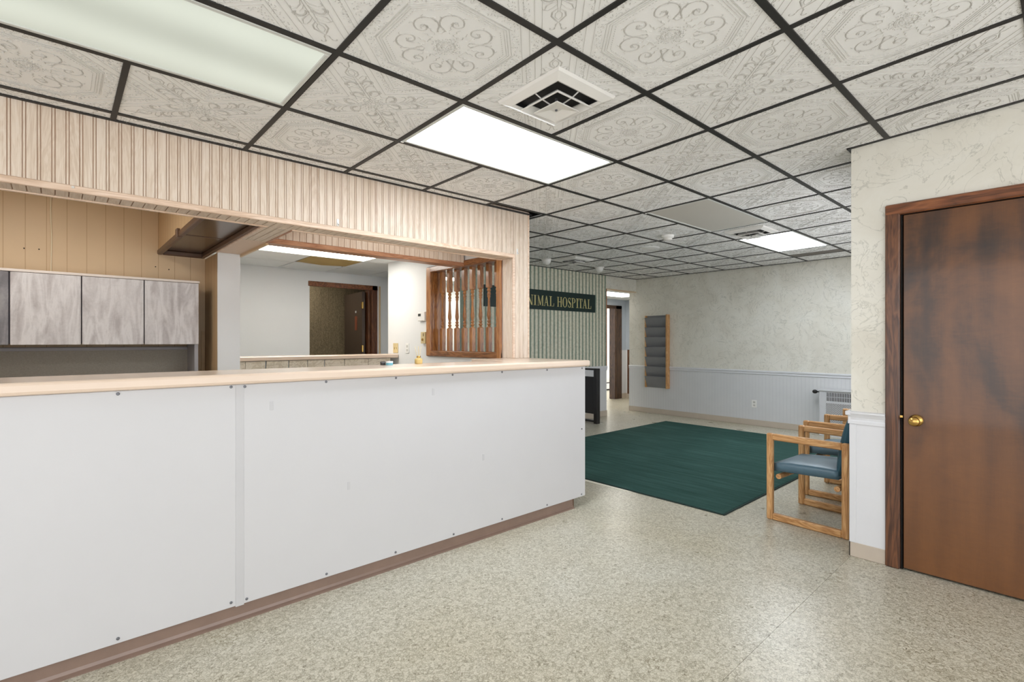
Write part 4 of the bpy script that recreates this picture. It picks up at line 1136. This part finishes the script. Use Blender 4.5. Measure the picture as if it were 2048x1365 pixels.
# ------------------------------------------------------------------ magazine rack
mr = thing('magazine_rack', 'tall oak wall rack with seven dark grey pockets on the marbled wall', 'rack', (XF, 4.99, .46))
XR = XF - .006
MB().box(XR - .095, 4.745, .468, XR, 4.775, 1.778, .004).build('side_rail', M['oak_v'], mr)
MB().box(XR - .060, 5.200, .468, XR, 5.222, 1.770, .004).build('side_rail', M['oak_v'], mr)
MB().box(XR - .006, 4.775, .47, XR, 5.200, 1.768).build('back_panel', M['pocket'], mr)
pm = MB()
h_, d_ = .195, .082
pm.prism([(-.012, 0), (-.016, 0), (-.016 - d_, h_), (-.012 - d_, h_)], 1, 4.778, 5.198)
pm.prism([(0, -.004), (-.016, -.004), (-.016, 0), (0, 0)], 1, 4.778, 5.198)
pm.prism([(-.010 - d_, h_ - .005), (-.019 - d_, h_ - .005), (-.019 - d_, h_ + .002), (-.010 - d_, h_ + .002)], 1, 4.778, 5.198)
PM = pm.mesh('pocket', M['pocket'], (0, 0, 0))
for k in range(7): child('pocket', PM, mr, (XR, 0, .478 + k * .176))

# ------------------------------------------------------------------ outlet, radiator cover
o = thing('wall_outlet', 'white outlet plate low on the grey wainscot of the far wall', 'outlet', (XF, 3.294, .336))
MB().box(XF - .013, 3.256, .278, XF - .0055, 3.332, .394, .003).build('cover_plate', M['plastic_white'], o)
for dz in (-.024, .024): MB().box(XF - .0145, 3.277, .336 + dz - .015, XF - .0125, 3.311, .336 + dz + .015, .001).build('socket', M['tile_relief'], o)
rc = thing('radiator_cover', 'grey metal radiator cover with slotted and perforated front by the far wall', 'radiator', (7.93, 1.75, 0))
FX = 7.855
MB().box(FX - .012, 1.10, .618, XF - .03, 2.362, .642, .004).build('top', M['rad'], rc)
MB().box(FX, 2.262, 0, XF - .03, 2.345, .618, .003).build('end_post', M['rad'], rc)
MB().box(FX, 1.12, 0, XF - .03, 1.20, .618, .003).build('end_post', M['rad'], rc)
MB().box(FX + .004, 1.20, .455, XF - .03, 2.262, .484).box(FX + .004, 1.20, .60, XF - .03, 2.262, .618).box(FX + .004, 1.20, 0, XF - .03, 2.262, .10).build('rails', M['rad'], rc)
MB().box(FX + .03, 1.20, .10, FX + .034, 2.262, .60).build('dark_core', M['gap'], rc)
MB().box(FX + .008, 1.20, .10, FX + .012, 2.262, .455).build('perforated_panel', M['perf'], rc)
SB = MB().box(FX + .004, -.0045, .484, FX + .012, .0045, .600).mesh('grille_bar', M['rad'])
for k in range(54): child('grille_bar', SB, rc, (0, 2.256 - k * .0195, 0))
MB().box(FX + .003, 1.20, .540, FX + .010, 2.262, .545).build('cross_wire', M['rad'], rc)
v = thing('radiator_valve', 'black radiator valve handle sticking out beside the cover', 'valve', (7.93, 2.42, .60))
MB().lathe([(.006, 0), (.008, .030), (.018, .040), (.026, .052), (.028, .070), (.022, .088), (.008, .096)], 7.90, .600, 2.346, 1, 14).build('handle', M['black'], v)
MB().cyl(7.90, .600, 2.345, 2.362, .009, 1, 10).build('spindle', M['screw'], v)

# ------------------------------------------------------------------ black panel stand
ps = thing('panel_stand', 'black framed standing panel beside the counter end against the striped wall', 'stand', (6.35, 5.2, 0))
MB().box(6.31, 5.000, 0, 6.39, 5.070, .875, .004).build('post', M['black'], ps)
MB().box(6.31, 5.370, 0, 6.39, 5.430, .875, .004).build('post', M['black'], ps)
MB().box(6.312, 5.070, .845, 6.388, 5.37, .873, .003).build('top_rail', M['black'], ps)
MB().box(6.312, 5.070, .020, 6.388, 5.37, .050, .003).build('bottom_rail', M['black'], ps)
MB().box(6.335, 5.070, .150, 6.365, 5.37, .740, .003).build('panel', M['black'], ps)

# ------------------------------------------------------------------ rug
rg = thing('area_rug', 'large dark green rug on the flecked vinyl floor', 'rug', (5.5, 3.1, 0))
MB().box(3.725, 1.755, .0005, 7.345, 4.405, .011, .004).build('pile', M['rug'], rg)
b = MB()
for q in ((3.708, 1.738, 7.360, 1.756), (3.708, 4.404, 7.360, 4.422), (3.708, 1.756, 3.726, 4.404), (7.344, 1.756, 7.360, 4.404)): b.box(q[0], q[1], .0005, q[2], q[3], .0085, .003)
b.build('binding', M['rug_edge'], rg)
pd = MB(); pd.prism([(3.675, 2.62), (3.706, 2.55), (3.706, 3.30), (3.650, 3.28)], 2, .0004, .0026); pd.build('pad_edge', M['rug_pad'], rg)

# ------------------------------------------------------------------ waiting-room chairs
def make_chair(x0, label):
    CW = .585
    t = thing('waiting_chair', label, 'chair', (x0 + CW / 2, 1.24, 0), 'oak framed teal chairs along the side wall')
    yb_, yf, w_, hh = .976, 1.508, .040, .632
    leg = .043
    for x in (x0, x0 + CW - w_):
        MB().box(x, yf - leg, 0, x + w_, yf, hh, .008).build('leg', M['oak_v'], t)
        MB().box(x, yb_, 0, x + w_, yb_ + leg, hh, .008).build('leg', M['oak_v'], t)
        MB().box(x + .001, yb_ + leg - .002, hh - .048, x + w_ - .001, yf - leg + .002, hh - .001, .007).build('armrest', M['oak_y'], t)
        MB().box(x + .001, yb_ + leg - .002, .001, x + w_ - .001, yf - leg + .002, .050, .007).build('floor_rail', M['oak_y'], t)
    for y, z in ((yf - .072, .318), (yb_ + .080, .312)):
        MB().cyl(y, z, x0 + w_ - .002, x0 + CW - w_ + .002, .019, 0, 14).build('dowel', M['oak_x'], t)
    # seat cushion: rounded slab, domed
    def cushion(fn, nx, ny):
        V = []; F = []
        for s_ in (1, -1):
            for i in range(nx + 1):
                for j in range(ny + 1):
                    V.append(fn(-1 + 2 * i / nx, -1 + 2 * j / ny, s_))
        o2 = (nx + 1) * (ny + 1)
        for i in range(nx):
            for j in range(ny):
                a = i * (ny + 1) + j; q = (a, a + ny + 1, a + ny + 2, a + 1)
                F.append(q); F.append(tuple(o2 + k for k in q[::-1]))
        rim = [i * (ny + 1) for i in range(nx + 1)] + [nx * (ny + 1) + j for j in range(1, ny + 1)] + [i * (ny + 1) + ny for i in range(nx - 1, -1, -1)] + [j for j in range(ny - 1, 0, -1)]
        for a, b in zip(rim, rim[1:] + rim[:1]): F.append((a, o2 + a, o2 + b, b))
        return V, F
    xa, xb_ = x0 + w_ + .006, x0 + CW - w_ - .006
    def seat(u, v, s_):
        e = (1 - abs(u) ** 6) * (1 - abs(v) ** 6)
        xx = (xa + xb_) / 2 + u * (xb_ - xa) / 2; yy = 1.262 + v * .212
        zz = .392 - v * 0 + .010 * (-v)
        return (xx, yy, zz + s_ * (.028 + .013 * e) + (.010 * (1 - u * u) * (1 - v * v) if s_ > 0 else 0))
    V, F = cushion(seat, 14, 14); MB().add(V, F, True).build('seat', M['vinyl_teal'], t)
    def back(u, v, s_):
        e = (1 - abs(u) ** 8) * max(0.0, 1 - abs(v) ** 2.4) ** .5
        zz = .600 + v * .205; lean = (zz - .40) * .22
        xx = (xa + xb_) / 2 + u * (xb_ - xa) / 2
        return (xx, 1.055 - lean * .8 + s_ * (.004 + .044 * e) , zz)
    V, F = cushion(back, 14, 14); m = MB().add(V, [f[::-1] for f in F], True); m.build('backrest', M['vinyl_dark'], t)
    return t
c1 = make_chair(3.88, 'oak framed chair with teal seat nearest the brown door wall')
copy_tree(c1, (.85, .028, 0), label='second oak framed teal chair, just behind the nearest one')
copy_tree(c1, (1.97, .03, 0), label='farthest oak framed chair, mostly hidden, in front of the radiator cover')
c1.rotation_euler[2] = math.radians(-3.6); c1.location.y -= .017; c1.location.x -= .012
